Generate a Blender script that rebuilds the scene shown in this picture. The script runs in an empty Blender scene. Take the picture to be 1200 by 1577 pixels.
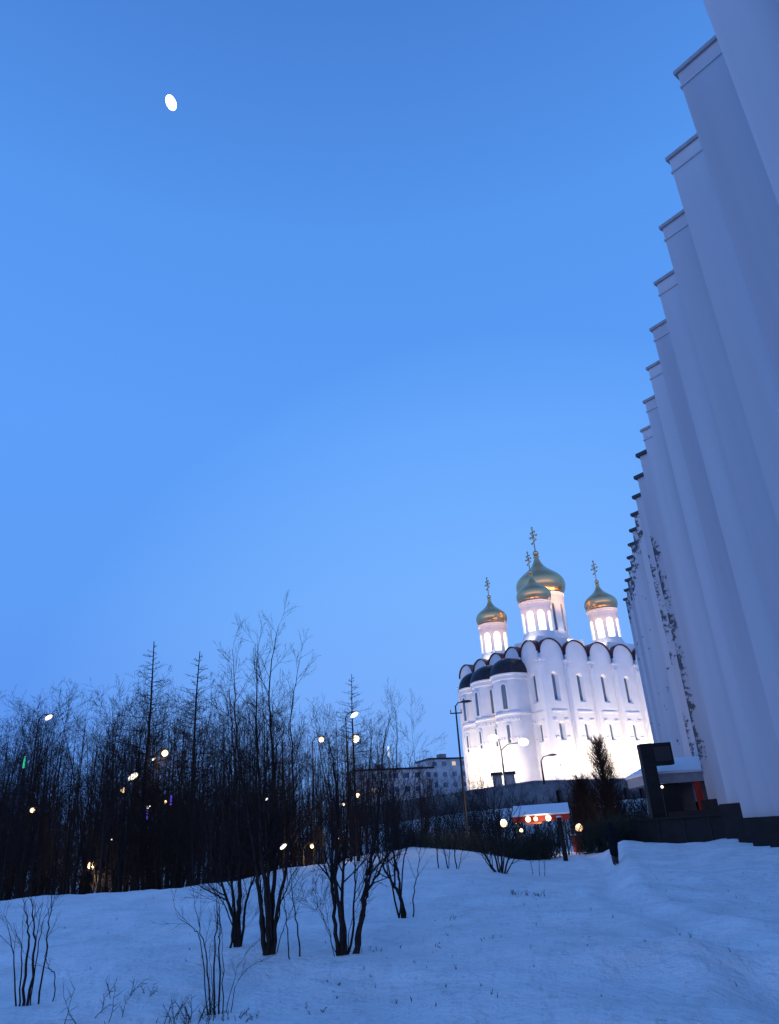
import bpy, math, random
from mathutils import Vector, Matrix, noise as nz
import numpy as np

# ------------------------------------------------------------------ camera, sky, light
S = bpy.context.scene
F_PX, PITCH, ROLL = 1134.0, math.radians(24), math.radians(3.8)
EYE = Vector((0, 0, 1.6))
FW = Vector((0, math.cos(PITCH), math.sin(PITCH)))
R0 = Vector((1, 0, 0)); U0 = Vector((0, -math.sin(PITCH), math.cos(PITCH)))
RT = R0*math.cos(ROLL) - U0*math.sin(ROLL)
UP = R0*math.sin(ROLL) + U0*math.cos(ROLL)
cam_d = bpy.data.cameras.new('camera'); cam = bpy.data.objects.new('camera', cam_d)
S.collection.objects.link(cam); S.camera = cam
M = Matrix((RT, UP, -FW)).transposed().to_4x4(); M.translation = EYE
cam.matrix_world = M
cam_d.sensor_fit = 'HORIZONTAL'; cam_d.sensor_width = 36; cam_d.lens = F_PX/1200*36
cam_d.clip_start = .1; cam_d.clip_end = 20000
S.view_settings.view_transform = 'Standard'; S.view_settings.look = 'None'
S.view_settings.exposure = 0; S.view_settings.gamma = 1
S.cycles.max_bounces = 6; S.cycles.diffuse_bounces = 3; S.cycles.glossy_bounces = 3
S.cycles.use_denoising = True

w = bpy.data.worlds.new('World'); S.world = w; w.use_nodes = True
nt = w.node_tree; N = nt.nodes; L = nt.links; N.clear()
out = N.new('ShaderNodeOutputWorld'); bg = N.new('ShaderNodeBackground'); L.new(bg.outputs[0], out.inputs[0])
tc = N.new('ShaderNodeTexCoord'); sp = N.new('ShaderNodeSeparateXYZ'); L.new(tc.outputs['Generated'], sp.inputs[0])
ramp = N.new('ShaderNodeValToRGB'); L.new(sp.outputs['Z'], ramp.inputs[0])
stops = [(0.0, (.17, .385, .90)), (.15, (.184, .405, .93)), (.30, (.175, .425, .95)), (.50, (.128, .365, .92)),
         (.70, (.085, .285, .80)), (.85, (.060, .205, .62)), (1.0, (.045, .16, .50))]
e = ramp.color_ramp.elements
while len(e) < len(stops): e.new(.5)
SIDE, MID = (.58, .73, .90), (1.06, 1.05, 1.02)
for i, (p, c) in enumerate(stops):
    t_ = min(1, max(0, (math.sqrt(1-p*p)-.80)/.2)); k_ = [a*(1-t_)+b_*t_ for a, b_ in zip(SIDE, MID)]
    e[i].position = p; e[i].color = tuple(q/k for q, k in zip(c, k_))+(1,)
# sky dims towards the sides; behind the camera it is raised as unseen fill
vd = N.new('ShaderNodeVectorMath'); vd.operation = 'DOT_PRODUCT'; L.new(tc.outputs['Generated'], vd.inputs[0])
vd.inputs[1].default_value = (math.sin(math.radians(8)), math.cos(math.radians(8)), 0)
mr = N.new('ShaderNodeMapRange'); L.new(vd.outputs['Value'], mr.inputs[0])
for k, v in zip((1, 2, 3, 4), (-.6, 1.0, 1.2, 1.05)): mr.inputs[k].default_value = v
mx = N.new('ShaderNodeVectorMath'); mx.operation = 'SCALE'; L.new(ramp.outputs[0], mx.inputs[0]); L.new(mr.outputs[0], mx.inputs['Scale'])
m2 = N.new('ShaderNodeMapRange'); L.new(vd.outputs['Value'], m2.inputs[0]); m2.inputs[1].default_value = .80; m2.inputs[2].default_value = 1.0
m3 = N.new('ShaderNodeMix'); m3.data_type = 'RGBA'; L.new(m2.outputs[0], m3.inputs['Factor']); m3.inputs['A'].default_value = SIDE+(1,); m3.inputs['B'].default_value = MID+(1,)
m4 = N.new('ShaderNodeVectorMath'); m4.operation = 'MULTIPLY'; L.new(mx.outputs[0], m4.inputs[0]); L.new(m3.outputs['Result'], m4.inputs[1])
# pink-lavender tint added to the unseen sky behind the camera
m5 = N.new('ShaderNodeMapRange'); L.new(vd.outputs['Value'], m5.inputs[0]); m5.inputs[1].default_value = .15; m5.inputs[2].default_value = -.8
m6 = N.new('ShaderNodeMix'); m6.data_type = 'RGBA'; L.new(m5.outputs[0], m6.inputs['Factor']); m6.inputs['A'].default_value = (1, 1, 1, 1); m6.inputs['B'].default_value = (1.5, 1.10, .98, 1)
m7 = N.new('ShaderNodeVectorMath'); m7.operation = 'MULTIPLY'; L.new(m4.outputs[0], m7.inputs[0]); L.new(m6.outputs['Result'], m7.inputs[1])
# warm low band added behind the camera for the domes to reflect
m8 = N.new('ShaderNodeMapRange'); L.new(vd.outputs['Value'], m8.inputs[0]); m8.inputs[1].default_value = -.35; m8.inputs[2].default_value = -.85
m9 = N.new('ShaderNodeMapRange'); m9.interpolation_type = 'SMOOTHSTEP'; L.new(sp.outputs['Z'], m9.inputs[0]); m9.inputs[1].default_value = .42; m9.inputs[2].default_value = .04
ma = N.new('ShaderNodeMath'); ma.operation = 'MULTIPLY'; L.new(m8.outputs[0], ma.inputs[0]); L.new(m9.outputs[0], ma.inputs[1])
mb_ = N.new('ShaderNodeVectorMath'); mb_.operation = 'SCALE'; mb_.inputs[0].default_value = (.85, .57, .34); L.new(ma.outputs[0], mb_.inputs['Scale'])
mc = N.new('ShaderNodeVectorMath'); mc.operation = 'ADD'; L.new(m7.outputs[0], mc.inputs[0]); L.new(mb_.outputs[0], mc.inputs[1])
L.new(mc.outputs[0], bg.inputs[0]); bg.inputs[1].default_value = 1.0

# ------------------------------------------------------------------ helpers
C = S.collection
def px(x, y, d):            # the point seen at photo pixel (x, y) at horizontal distance d
    v = FW + RT*((x-600)/F_PX) + UP*((788.5-y)/F_PX)
    return EYE + v*(d/math.hypot(v.x, v.y))
def pol(az, d, z=0): a = math.radians(az); return Vector((math.sin(a)*d, math.cos(a)*d, z))

class MB:
    def __init__(s): s.v = []; s.f = []; s.m = []; s.sm = []
    def add(s, vs, fs, mi=0, smooth=False):
        b = len(s.v); s.v += [tuple(q) for q in vs]
        for f in fs: s.f.append(tuple(b+i for i in f)); s.m.append(mi); s.sm.append(smooth)
        return s
    def box(s, x0, x1, y0, y1, z0, z1, mi=0):
        vs = [(x, y, z) for z in (z0, z1) for x, y in ((x0, y0), (x1, y0), (x1, y1), (x0, y1))]
        return s.add(vs, [(3, 2, 1, 0), (4, 5, 6, 7), (0, 1, 5, 4), (1, 2, 6, 5), (2, 3, 7, 6), (3, 0, 4, 7)], mi)
    def prism(s, poly, z0, z1, mi=0):       # poly in plan, counter-clockwise
        n = len(poly); z0 = z0 if hasattr(z0, '__len__') else [z0]*n; z1 = z1 if hasattr(z1, '__len__') else [z1]*n
        vs = [(p[0], p[1], z0[i]) for i, p in enumerate(poly)]+[(p[0], p[1], z1[i]) for i, p in enumerate(poly)]
        return s.add(vs, [tuple(range(n))[::-1], tuple(range(n, 2*n))]+[(i, (i+1) % n, n+(i+1) % n, n+i) for i in range(n)], mi)
    def tube(s, pts, rad, n=6, mi=0, cap=True, smooth=True):
        pts = [Vector(p) for p in pts]; k = len(pts); vs = []
        if not hasattr(rad, '__len__'): rad = [rad]*k
        for i, p in enumerate(pts):
            t = (pts[min(i+1, k-1)]-pts[max(i-1, 0)]).normalized()
            a = t.cross(Vector((.31, .17, .93)) if abs(t.z) < .9 else Vector((1, 0, 0))).normalized(); b = t.cross(a)
            for j in range(n):
                q = 2*math.pi*j/n; vs.append(p+(a*math.cos(q)+b*math.sin(q))*rad[i])
        fs = [(i*n+j, i*n+(j+1) % n, (i+1)*n+(j+1) % n, (i+1)*n+j) for i in range(k-1) for j in range(n)]
        if cap: fs += [tuple(range(n))[::-1], tuple(range((k-1)*n, k*n))]
        return s.add(vs, fs, mi, smooth)
    def lathe(s, prof, c=(0, 0), n=32, mi=0, a0=0, a1=2*math.pi, smooth=True):
        full = abs(a1-a0-2*math.pi) < 1e-6; k = n if full else n+1
        vs = [(c[0]+r*math.cos(a0+(a1-a0)*j/n), c[1]+r*math.sin(a0+(a1-a0)*j/n), z) for r, z in prof for j in range(k)]
        fs = [(i*k+j, i*k+(j+1) % k, (i+1)*k+(j+1) % k, (i+1)*k+j) for i in range(len(prof)-1) for j in range(n)]
        return s.add(vs, fs, mi, smooth)
    def ball(s, c, r, n=12, mi=0, sc=(1, 1, 1)):
        vs = [(c[0]+r*sc[0]*math.sin(math.pi*i/n)*math.cos(2*math.pi*j/n), c[1]+r*sc[1]*math.sin(math.pi*i/n)*math.sin(2*math.pi*j/n), c[2]-r*sc[2]*math.cos(math.pi*i/n)) for i in range(n+1) for j in range(n)]
        fs = [(i*n+j, i*n+(j+1) % n, (i+1)*n+(j+1) % n, (i+1)*n+j) for i in range(n) for j in range(n)]
        return s.add(vs, fs, mi, True)
    def build(s, name, mats, parent=None):
        me = bpy.data.meshes.new(name); me.from_pydata(s.v, [], s.f)
        me.polygons.foreach_set('material_index', s.m); me.polygons.foreach_set('use_smooth', s.sm)
        for m in (mats if isinstance(mats, (list, tuple)) else [mats]): me.materials.append(m)
        me.update()
        o = bpy.data.objects.new(name, me); C.objects.link(o)
        if parent: o.parent = parent
        return o

def panel(outline, holes, y0, y1):
    """flat wall panel in the local XZ plane with real openings, from y0 (front) to y1 (back)"""
    cu = bpy.data.curves.new('tmp', 'CURVE'); cu.dimensions = '2D'; cu.fill_mode = 'BOTH'
    for loop in [outline]+holes:
        sp_ = cu.splines.new('POLY'); sp_.points.add(len(loop)-1); sp_.use_cyclic_u = True
        for i, (x, z) in enumerate(loop): sp_.points[i].co = (x, z, 0, 1)
    cu.extrude = abs(y1-y0)/2
    ob = bpy.data.objects.new('tmp', cu); C.objects.link(ob)
    me = bpy.data.meshes.new_from_object(ob.evaluated_get(bpy.context.evaluated_depsgraph_get()))
    vs = [(v.co.x, (y0+y1)/2-v.co.z, v.co.y) for v in me.vertices]; fs = [tuple(p.vertices) for p in me.polygons]
    bpy.data.objects.remove(ob); bpy.data.curves.remove(cu); bpy.data.meshes.remove(me)
    return vs, fs
def arch(cx, w_, z0, z1, n=10):     # closed loop: slot with a round head
    r = w_/2
    return [(cx-r, z0), (cx+r, z0)]+[(cx+r*math.cos(math.pi*i/n), z1-r+r*math.sin(math.pi*i/n)) for i in range(n+1)]

def tag(o, label=None, cat=None, group=None, kind=None):
    if label: o['label'] = label
    if cat: o['category'] = cat
    if group: o['group'] = group
    if kind: o['kind'] = kind
    return o
def empty(name, loc, rz=0):
    o = bpy.data.objects.new(name, None); C.objects.link(o); o.location = loc; o.rotation_euler = (0, 0, rz); o.empty_display_size = .3
    return o

# ------------------------------------------------------------------ materials
def mat(name, col, rough=.7, metal=0, noise=0, nscale=3, bump=0, bscale=20, emis=None, estr=0, col2=None, spec=.3):
    m = bpy.data.materials.new(name); m.use_nodes = True; t = m.node_tree; b = t.nodes['Principled BSDF']
    b.inputs['Base Color'].default_value = col+(1,); b.inputs['Roughness'].default_value = rough
    b.inputs['Metallic'].default_value = metal; b.inputs['Specular IOR Level'].default_value = spec
    tcn = t.nodes.new('ShaderNodeTexCoord')
    if noise:
        n = t.nodes.new('ShaderNodeTexNoise'); n.inputs['Scale'].default_value = nscale; n.inputs['Detail'].default_value = 6
        t.links.new(tcn.outputs['Object'], n.inputs['Vector'])
        r = t.nodes.new('ShaderNodeValToRGB'); t.links.new(n.outputs[0], r.inputs[0])
        c2 = col2 or tuple(c*(1-noise) for c in col)
        r.color_ramp.elements[0].position = .35; r.color_ramp.elements[0].color = c2+(1,)
        r.color_ramp.elements[1].position = .65; r.color_ramp.elements[1].color = col+(1,)
        t.links.new(r.outputs[0], b.inputs['Base Color'])
    if bump:
        n = t.nodes.new('ShaderNodeTexNoise'); n.inputs['Scale'].default_value = bscale; n.inputs['Detail'].default_value = 5
        t.links.new(tcn.outputs['Object'], n.inputs['Vector'])
        u = t.nodes.new('ShaderNodeBump'); u.inputs['Strength'].default_value = bump; u.inputs['Distance'].default_value = .05
        t.links.new(n.outputs[0], u.inputs['Height']); t.links.new(u.outputs[0], b.inputs['Normal'])
    if emis: b.inputs['Emission Color'].default_value = emis+(1,); b.inputs['Emission Strength'].default_value = estr
    return m
BARK = mat('bark', (.035, .028, .026), .95, noise=.4, nscale=8, spec=.1)
TWIG = mat('twig_bark', (.030, .022, .022), .95, spec=.1)
DARK = mat('dark_metal', (.03, .03, .033), .5, metal=.3)
POLE = mat('galvanised_pole', (.16, .17, .18), .5, metal=.4, noise=.3)
WHITEW = mat('white_lime_plaster', (.80, .78, .79), .85, noise=.08, nscale=.35, bump=.15, bscale=3)
TRIMW = mat('white_trim', (.82, .80, .80), .8)
ROOF = mat('maroon_roof_sheet', (.085, .030, .036), .45, metal=.2, noise=.4, nscale=.6)
ROOFD = mat('dark_apse_roof', (.035, .030, .042), .4, metal=.3, noise=.5, nscale=.8)
GOLD = mat('gilded_sheet', (.90, .53, .25), .25, metal=1, bump=.25, bscale=1.2)
GOLDC = mat('gilded_cross', (.62, .42, .20), .35, metal=1)
GLASS = mat('dark_window_glass', (.08, .13, .19), .12, spec=.8)
LIT = mat('lit_window', (.9, .9, .9), .6, emis=(1, .98, .95), estr=1.6)
LITR = mat('lit_room', (.8, .6, .4), .6, emis=(1, .62, .3), estr=.7)
WARM = mat('warm_lamp', (1, .9, .7), .5, emis=(1, .62, .28), estr=3.2)
COOL = mat('white_lamp', (1, 1, 1), .5, emis=(1, .90, .72), estr=3)
REDL = mat('red_sign', (.22, .02, .012), .6, emis=(.9, .08, .04), estr=.04)
VIOL = mat('violet_light', (.2, .1, .8), .5, emis=(.13, .08, .9), estr=.8)
GREENL = mat('green_light', (.1, .8, .4), .5, emis=(.03, .6, .25), estr=.6)
CONC = mat('grey_concrete', (.30, .29, .31), .9, noise=.3, nscale=.5)
CONCL = mat('pale_panel_concrete', (.62, .59, .60), .9, noise=.25, nscale=.3)
STONE = mat('grey_podium_stone', (.16, .16, .175), .9, noise=.35, nscale=.7, bump=.3, bscale=4)
BLACKST = mat('black_stone', (.018, .017, .019), .7, noise=.4, nscale=1.5, bump=.3, bscale=5)
REDP = mat('red_paint', (.42, .035, .025), .6)
COAT = mat('black_coat', (.012, .012, .016), .95, spec=.1)
TROUS = mat('dark_trousers', (.015, .015, .02), .9, spec=.1)
SKIN = mat('skin', (.5, .32, .25), .6)
BOOT = mat('boots', (.05, .045, .05), .7)
SNOWR = mat('snow_or_reflector', (.80, .82, .86), .9, bump=.3, bscale=4)
LEAF = mat('dead_grass', (.05, .045, .035), .95)
HEDGE = mat('dark_hedge', (.028, .034, .026), .95)

# snow
m = bpy.data.materials.new('snow'); m.use_nodes = True; t = m.node_tree; b = t.nodes['Principled BSDF']
b.inputs['Roughness'].default_value = .85; b.inputs['Specular IOR Level'].default_value = .2
g = t.nodes.new('ShaderNodeNewGeometry')
n1 = t.nodes.new('ShaderNodeTexNoise'); n1.inputs['Scale'].default_value = 1.1; n1.inputs['Detail'].default_value = 7; n1.inputs['Roughness'].default_value = .6
n2 = t.nodes.new('ShaderNodeTexNoise'); n2.inputs['Scale'].default_value = 9; n2.inputs['Detail'].default_value = 6
n3 = t.nodes.new('ShaderNodeTexNoise'); n3.inputs['Scale'].default_value = 3.2; n3.inputs['Detail'].default_value = 8; n3.inputs['Roughness'].default_value = .7
for n in (n1, n2, n3): t.links.new(g.outputs['Position'], n.inputs['Vector'])
r = t.nodes.new('ShaderNodeValToRGB'); t.links.new(n3.outputs[0], r.inputs[0])
r.color_ramp.elements[0].position = .27; r.color_ramp.elements[0].color = (.40, .38, .36, 1)
r.color_ramp.elements[1].position = .36; r.color_ramp.elements[1].color = (.88, .89, .90, 1)
n4 = t.nodes.new('ShaderNodeTexNoise'); n4.inputs['Scale'].default_value = .55; n4.inputs['Detail'].default_value = 9; n4.inputs['Roughness'].default_value = .62
t.links.new(g.outputs['Position'], n4.inputs['Vector'])
r4 = t.nodes.new('ShaderNodeMapRange'); t.links.new(n4.outputs[0], r4.inputs[0])
for k, v in zip((1, 2, 3, 4), (.35, .65, .84, 1.0)): r4.inputs[k].default_value = v
v4 = t.nodes.new('ShaderNodeVectorMath'); v4.operation = 'SCALE'; t.links.new(r.outputs[0], v4.inputs[0]); t.links.new(r4.outputs[0], v4.inputs['Scale'])
t.links.new(v4.outputs[0], b.inputs['Base Color'])
u1 = t.nodes.new('ShaderNodeBump'); u1.inputs['Strength'].default_value = 1; u1.inputs['Distance'].default_value = .30; t.links.new(n1.outputs[0], u1.inputs['Height'])
u2 = t.nodes.new('ShaderNodeBump'); u2.inputs['Strength'].default_value = .5; u2.inputs['Distance'].default_value = .05; t.links.new(n2.outputs[0], u2.inputs['Height'])
t.links.new(u1.outputs[0], u2.inputs['Normal']); t.links.new(u2.outputs[0], b.inputs['Normal'])
SNOW = m

# fin building: white paint, worn off in patches along some edges at the far end
m = bpy.data.materials.new('worn_white_render'); m.use_nodes = True; t = m.node_tree; b = t.nodes['Principled BSDF']
b.inputs['Roughness'].default_value = .8; b.inputs['Specular IOR Level'].default_value = .2
g = t.nodes.new('ShaderNodeNewGeometry')
na = t.nodes.new('ShaderNodeTexNoise'); na.inputs['Scale'].default_value = 2.2; na.inputs['Detail'].default_value = 8; na.inputs['Roughness'].default_value = .75
nb = t.nodes.new('ShaderNodeTexNoise'); nb.inputs['Scale'].default_value = .16; nb.inputs['Detail'].default_value = 3
mp = t.nodes.new('ShaderNodeMapping'); mp.inputs['Scale'].default_value = (2.2, 2.2, .12); t.links.new(g.outputs['Position'], mp.inputs[0]); t.links.new(mp.outputs[0], nb.inputs['Vector'])
t.links.new(g.outputs['Position'], na.inputs['Vector'])
ra = t.nodes.new('ShaderNodeValToRGB'); t.links.new(nb.outputs[0], ra.inputs[0])
ra.color_ramp.elements[0].position = .35; ra.color_ramp.elements[0].color = (.52, .50, .53, 1); ra.color_ramp.elements[1].position = .65; ra.color_ramp.elements[1].color = (.70, .68, .70, 1)
at = t.nodes.new('ShaderNodeAttribute'); at.attribute_name = 'wear'
ad = t.nodes.new('ShaderNodeMath'); ad.operation = 'MULTIPLY_ADD'; t.links.new(at.outputs['Fac'], ad.inputs[0]); ad.inputs[1].default_value = .42; t.links.new(na.outputs[0], ad.inputs[2])
rb = t.nodes.new('ShaderNodeValToRGB'); t.links.new(ad.outputs[0], rb.inputs[0])
rb.color_ramp.elements[0].position = .80; rb.color_ramp.elements[0].color = (0, 0, 0, 1); rb.color_ramp.elements[1].position = .86; rb.color_ramp.elements[1].color = (1, 1, 1, 1)
mi = t.nodes.new('ShaderNodeMix'); mi.data_type = 'RGBA'; t.links.new(rb.outputs[0], mi.inputs['Factor']); t.links.new(ra.outputs[0], mi.inputs['A']); mi.inputs['B'].default_value = (.10, .10, .11, 1)
t.links.new(mi.outputs['Result'], b.inputs['Base Color'])
WORN = m

# ------------------------------------------------------------------ terrain
AZT = [-180, -70, -23.5, -17, -12, -6, 0, 4.8, 8, 11.8, 13, 14.5, 18.6, 21, 30, 60, 180]
DCT = [33, 33, 33, 33, 36, 45, 60, 50, 42, 42, 42, 46, 47, 47, 40, 40, 33]
ZCT = [.3, .3, .40, .41, .45, .66, 1.05, .52, .13, .10, .14, .80, .40, .46, .4, .4, .3]
ZBT = [-1.8, -1.8, -1.8, -1.8, -1.6, -1.0, -.2, 0, 0, 0, .0, .1, .3, .4, .4, .4, -1.8]
ZFT = [2, 2, 2, 2, 3, 4, 5, 6, 6, 6, 6, 6, 6, 6, 6, 4, 2]
def ss(t_): t_ = np.clip(t_, 0, 1); return t_*t_*(3-2*t_)
def zt(x, y):
    d = math.hypot(x, y); az = math.degrees(math.atan2(x, y))
    dc, zc, zb, zf = (float(np.interp(az, AZT, T)) for T in (DCT, ZCT, ZBT, ZFT))
    z = zc*ss((d-13)/(dc-13)) + (zb-zc)*ss((d-dc)/16) + (zf-zb)*ss((d-95)/65)
    if d < 120:
        k = min(1, d/6)*.05
        z += k*(math.sin(x*.7+1.3*math.sin(y*.31))+math.sin(y*.53+x*.21)+.6*math.sin(x*1.9+y*1.3))
        if 4 < y < 48:
            xc = 3.2+(y-8)*.185+.5*math.sin(y*.22); t2 = (x-xc)
            z += (-.11*math.exp(-(t2/.42)**2)+.05*math.exp(-((abs(t2)-.75)/.28)**2))*min(1, (y-4)/4)
        if d < 60: z += min(1, d/5)*(.075*nz.noise(Vector((x*.45, y*.45, 0)))+.05*nz.noise(Vector((x*1.1, y*1.1, 4)))+.022*nz.noise(Vector((x*2.8, y*2.8, 9))))
        z -= .42*math.exp(-((x-8.4)/4.5)**2-((y-35)/6.5)**2)
        # trodden berm curving in from the right
        q = y-(11.5+.16*(x-5)**2*.35-x*.25)
        if x > 1: z += .20*math.exp(-(q/.5)**2)*min(1, (x-1)/3) - .12*math.exp(-((q+1.4)/.9)**2)*min(1, (x-1)/3)
    return float(z)
mb = MB()
azs = list(np.arange(-180, -40, 5))+list(np.arange(-40, 40, .3))+list(np.arange(40, 180, 5))
ds = [0.5]
while ds[-1] < 3000: ds.append(ds[-1]*(1.018 if ds[-1] < 60 else 1.05)+.04)
vs = [(0, 0, zt(0, 0.01))]
for d in ds:
    for a in azs: p = pol(a, d); vs.append((p.x, p.y, zt(p.x, p.y)))
n = len(azs)
fs = [(0, 1+(j+1) % n, 1+j) for j in range(n)]+[(1+i*n+j, 1+i*n+(j+1) % n, 1+(i+1)*n+(j+1) % n, 1+(i+1)*n+j) for i in range(len(ds)-1) for j in range(n)]
mb.add(vs, fs, 0, True)
gr = tag(mb.build('snow_ground', SNOW), kind='structure')
def onground(p, dz=0): return Vector((p[0], p[1], zt(p[0], p[1])+dz))

# ------------------------------------------------------------------ moon
mo = MB(); mp_ = px(263.5, 158, 3000)
mo.ball((0, 0, 0), 1, 24)
moon = mo.build('moon', mat('moon_surface', (1, 1, 1), .9, emis=(1, .97, .93), estr=6))
moon.location = mp_; dd = (mp_-EYE).length
ax = (RT*math.sin(math.radians(20))*-1+UP*math.cos(math.radians(20))).normalized(); vn = (EYE-mp_).normalized(); sx_ = ax.cross(vn).normalized()
Mm = Matrix((sx_*6.2/F_PX*dd, vn*6.2/F_PX*dd, ax*9.5/F_PX*dd)).transposed().to_4x4(); Mm.translation = mp_; moon.matrix_world = Mm
tag(moon, 'bright white gibbous moon high in the blue dusk sky', 'moon')

# ------------------------------------------------------------------ cathedral
CO = Vector((35.44, 186.67, 0)); CR = math.radians(30.25)
ch = empty('cathedral', (CO.x, CO.y, 11.5), CR)
tag(ch, 'floodlit white cathedral with rounded gables and golden onion domes', 'cathedral')
ch.location.z = 0
Z0 = 9.5
BX, BY, LX, LY = 8.4, 7.2, 42.0, 36.0
def bay_outline(w_, z0, zs, zt_, n=16):     # stilted round gable
    r = w_/2; st = zt_-zs-r if zt_-zs > r else 0
    return [(-r, z0), (r, z0)]+[(r*math.cos(math.pi*i/n), zs+st+min(r, zt_-zs)*math.sin(math.pi*i/n)) for i in range(n+1)]
def swap(vs, side, off):
    # side 'S': x runs along the south wall, front towards -y ; 'E': along the east wall, front towards -x
    if side == 'S': return [(x+off, y, z) for x, y, z in vs]
    return [(y, off-x, z) for x, y, z in vs]
def sbox(mb, side, u0, u1, d0, d1, z0, z1):  # u along the wall, d outwards
    if side == 'S': mb.box(u0, u1, -d1, -d0, z0, z1)
    else: mb.box(-d1, -d0, u0, u1, z0, z1)
for side, nb_, bw, us in (('S', 5, BX, None), ('E', 5, BY, None)):
    for k in range(nb_):
        c = (k+.5)*bw; W = bw-.75
        holes = []
        wins = []
        if side == 'S' or k == 0: wins = [(31.0, 38.0, 1.15), (21.5, 25.8, .95)]
        for a, b_, ww in wins: holes.append(arch(0, ww+.9, a-.1, b_+.3))
        vs, fs = panel(bay_outline(W, Z0, 41.7, 46.7), holes, 0, .9)
        mb = MB(); mb.add(swap(vs, side, c), fs)
        # sill courses and small cornices
        sbox(mb, side, c-2.4, c+2.4, .0, .22, 28.3, 28.65)
        for z_ in (26.2, 22.0):
            for q in (-2.1, -1.5, 1.5, 2.1): sbox(mb, side, c+q-.28, c+q+.28, 0, .25, z_, z_+.35)
        sbox(mb, side, c-2.6, c+2.6, 0, .3, 15.3, 15.8)
        bay = mb.build('wall', WHITEW, ch)
        bay['label'] = 'tall white wall bay under a rounded gable'
        for a, b_, ww in wins:
            fr = MB()
            o_ = arch(0, ww+.9, a-.1, b_+.3); i_ = arch(0, ww, a+.35, b_-.15)
            nfr = len(o_)
            # splayed reveal from the wall face back to the glass
            pv = [(x, 0.0, z) for x, z in o_]+[(x, .75, z) for x, z in i_]
            fr.add(swap(pv, side, c), [(j, (j+1) % nfr, nfr+(j+1) % nfr, nfr+j) for j in range(nfr)])
            wf = fr.build('window', TRIMW, ch)
            gl = MB(); gl.add(swap([(x, .74, z) for x, z in i_], side, c), [tuple(range(nfr))])
            gl.build('pane', GLASS, wf)
        # barrel roof of the gable, overhanging as a dark edge
        rf = MB(); n = 16; prof = bay_outline(W, Z0, 41.7, 46.7)[2:]
        ring = []
        for rr, y_ in ((0, -.35), (.28, -.35), (.28, 6), (0, 6)):
            for x, z in prof:
                cx_, cz_ = 0, 43; dv = Vector((x-cx_, z-cz_)); dv = dv.normalized()*rr
                ring.append((x+dv.x, y_, z+dv.y+.004))
        m_ = len(prof); f_ = []
        for a in range(4):
            for j in range(m_-1): f_.append((a*m_+j, a*m_+j+1, ((a+1) % 4)*m_+j+1, ((a+1) % 4)*m_+j))
        rf.add(swap(ring, side, c), f_)
        rf.build('gable_roof', ROOF, ch)
    # pilasters
    for k in range(nb_+1):
        mb = MB(); u = k*bw; hw = .75
        if k == 0: a0_, a1_ = -.55, hw
        elif k == nb_: a0_, a1_ = u-hw, u+.55
        else: a0_, a1_ = u-hw, u+hw
        lo = -.0
        if k == 0 and side == 'E': a0_ = .0
        sbox(mb, side, a0_, a1_, lo, .55, Z0, 39.6)
        if k: mb.lathe([(.62, Z0), (.62, 39.6)], swap([(0, -.5, 0)], side, u)[0][:2], 12)
        sbox(mb, side, a0_-.12, a1_+.12, lo, .75, 39.6, 40.3)
        sbox(mb, side, a0_-.3, a1_+.3, lo, 1.0, 40.9, 41.35)
        sbox(mb, side, a0_-.05, a1_+.05, lo, .6, 40.3, 40.9)
        mb.build('pilaster', TRIMW, ch)
# other two walls and the core
mb = MB(); mb.box(.95, LX, LY-.9, LY, Z0, 44); mb.box(LX-.9, LX, .95, LY-.95, Z0, 44)
mb.build('rear_wall', WHITEW, ch)
mb = MB(); mb.prism([(1, 1), (LX-1, 1), (LX-1, LY-1), (1, LY-1)], 41.0, 41.6)
mb.prism([(4, 4), (LX-4, 4), (LX-4, LY-4), (4, LY-4)], 41.7, 46.2)
mb.build('main_roof', ROOF, ch)
mb = MB(); mb.prism([(4.2, 4.2), (LX-4.2, 4.2), (LX-4.2, LY-4.2), (4.2, LY-4.2)], 46.203, 46.4); mb.build('snow_or_reflector', SNOWR, ch)  # unseen white layer added so the domes reflect a bright roof

# onion domes on drums
def onion(r, h):    # profile from the drum eave to the neck
    P = [(.78, 0), (.87, .04), (.95, .11), (.99, .19), (1.0, .265), (.975, .35), (.90, .43), (.77, .51), (.61, .585), (.455, .655), (.33, .72), (.235, .79), (.17, .86), (.12, .93), (.085, 1.0)]
    out_ = []
    for i in range(len(P)-1):
        for q in (0, .5): out_.append((P[i][0]*(1-q)+P[i+1][0]*q, P[i][1]*(1-q)+P[i+1][1]*q))
    out_.append(P[-1]); return [(a*r, b_*h) for a, b_ in out_]
def cross(mb, x, y, z, h, t_):
    # seen side on the diagonal: the bars run north-south
    mb.tube([(x, y, z), (x, y, z+h)], t_, 6)
    def bar(zz, w_, sl=0):
        mb.tube([(x, y-w_, zz-sl), (x, y+w_, zz+sl)], t_, 6)
        for s_ in (-1, 1): mb.ball((x, y+s_*w_, zz+s_*sl), t_*2.0, 6)
    bar(z+h*.62, h*.20); bar(z+h*.80, h*.11); bar(z+h*.40, h*.12, -h*.05)
    mb.ball((x, y, z+h), t_*2.2, 6)
    for sx in (-1, 1):
        for sz in (-1, 1): mb.tube([(x, y, z+h*.62), (x, y+sx*h*.1, z+h*(.62+sz*.1))], t_*.7, 5)
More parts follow.
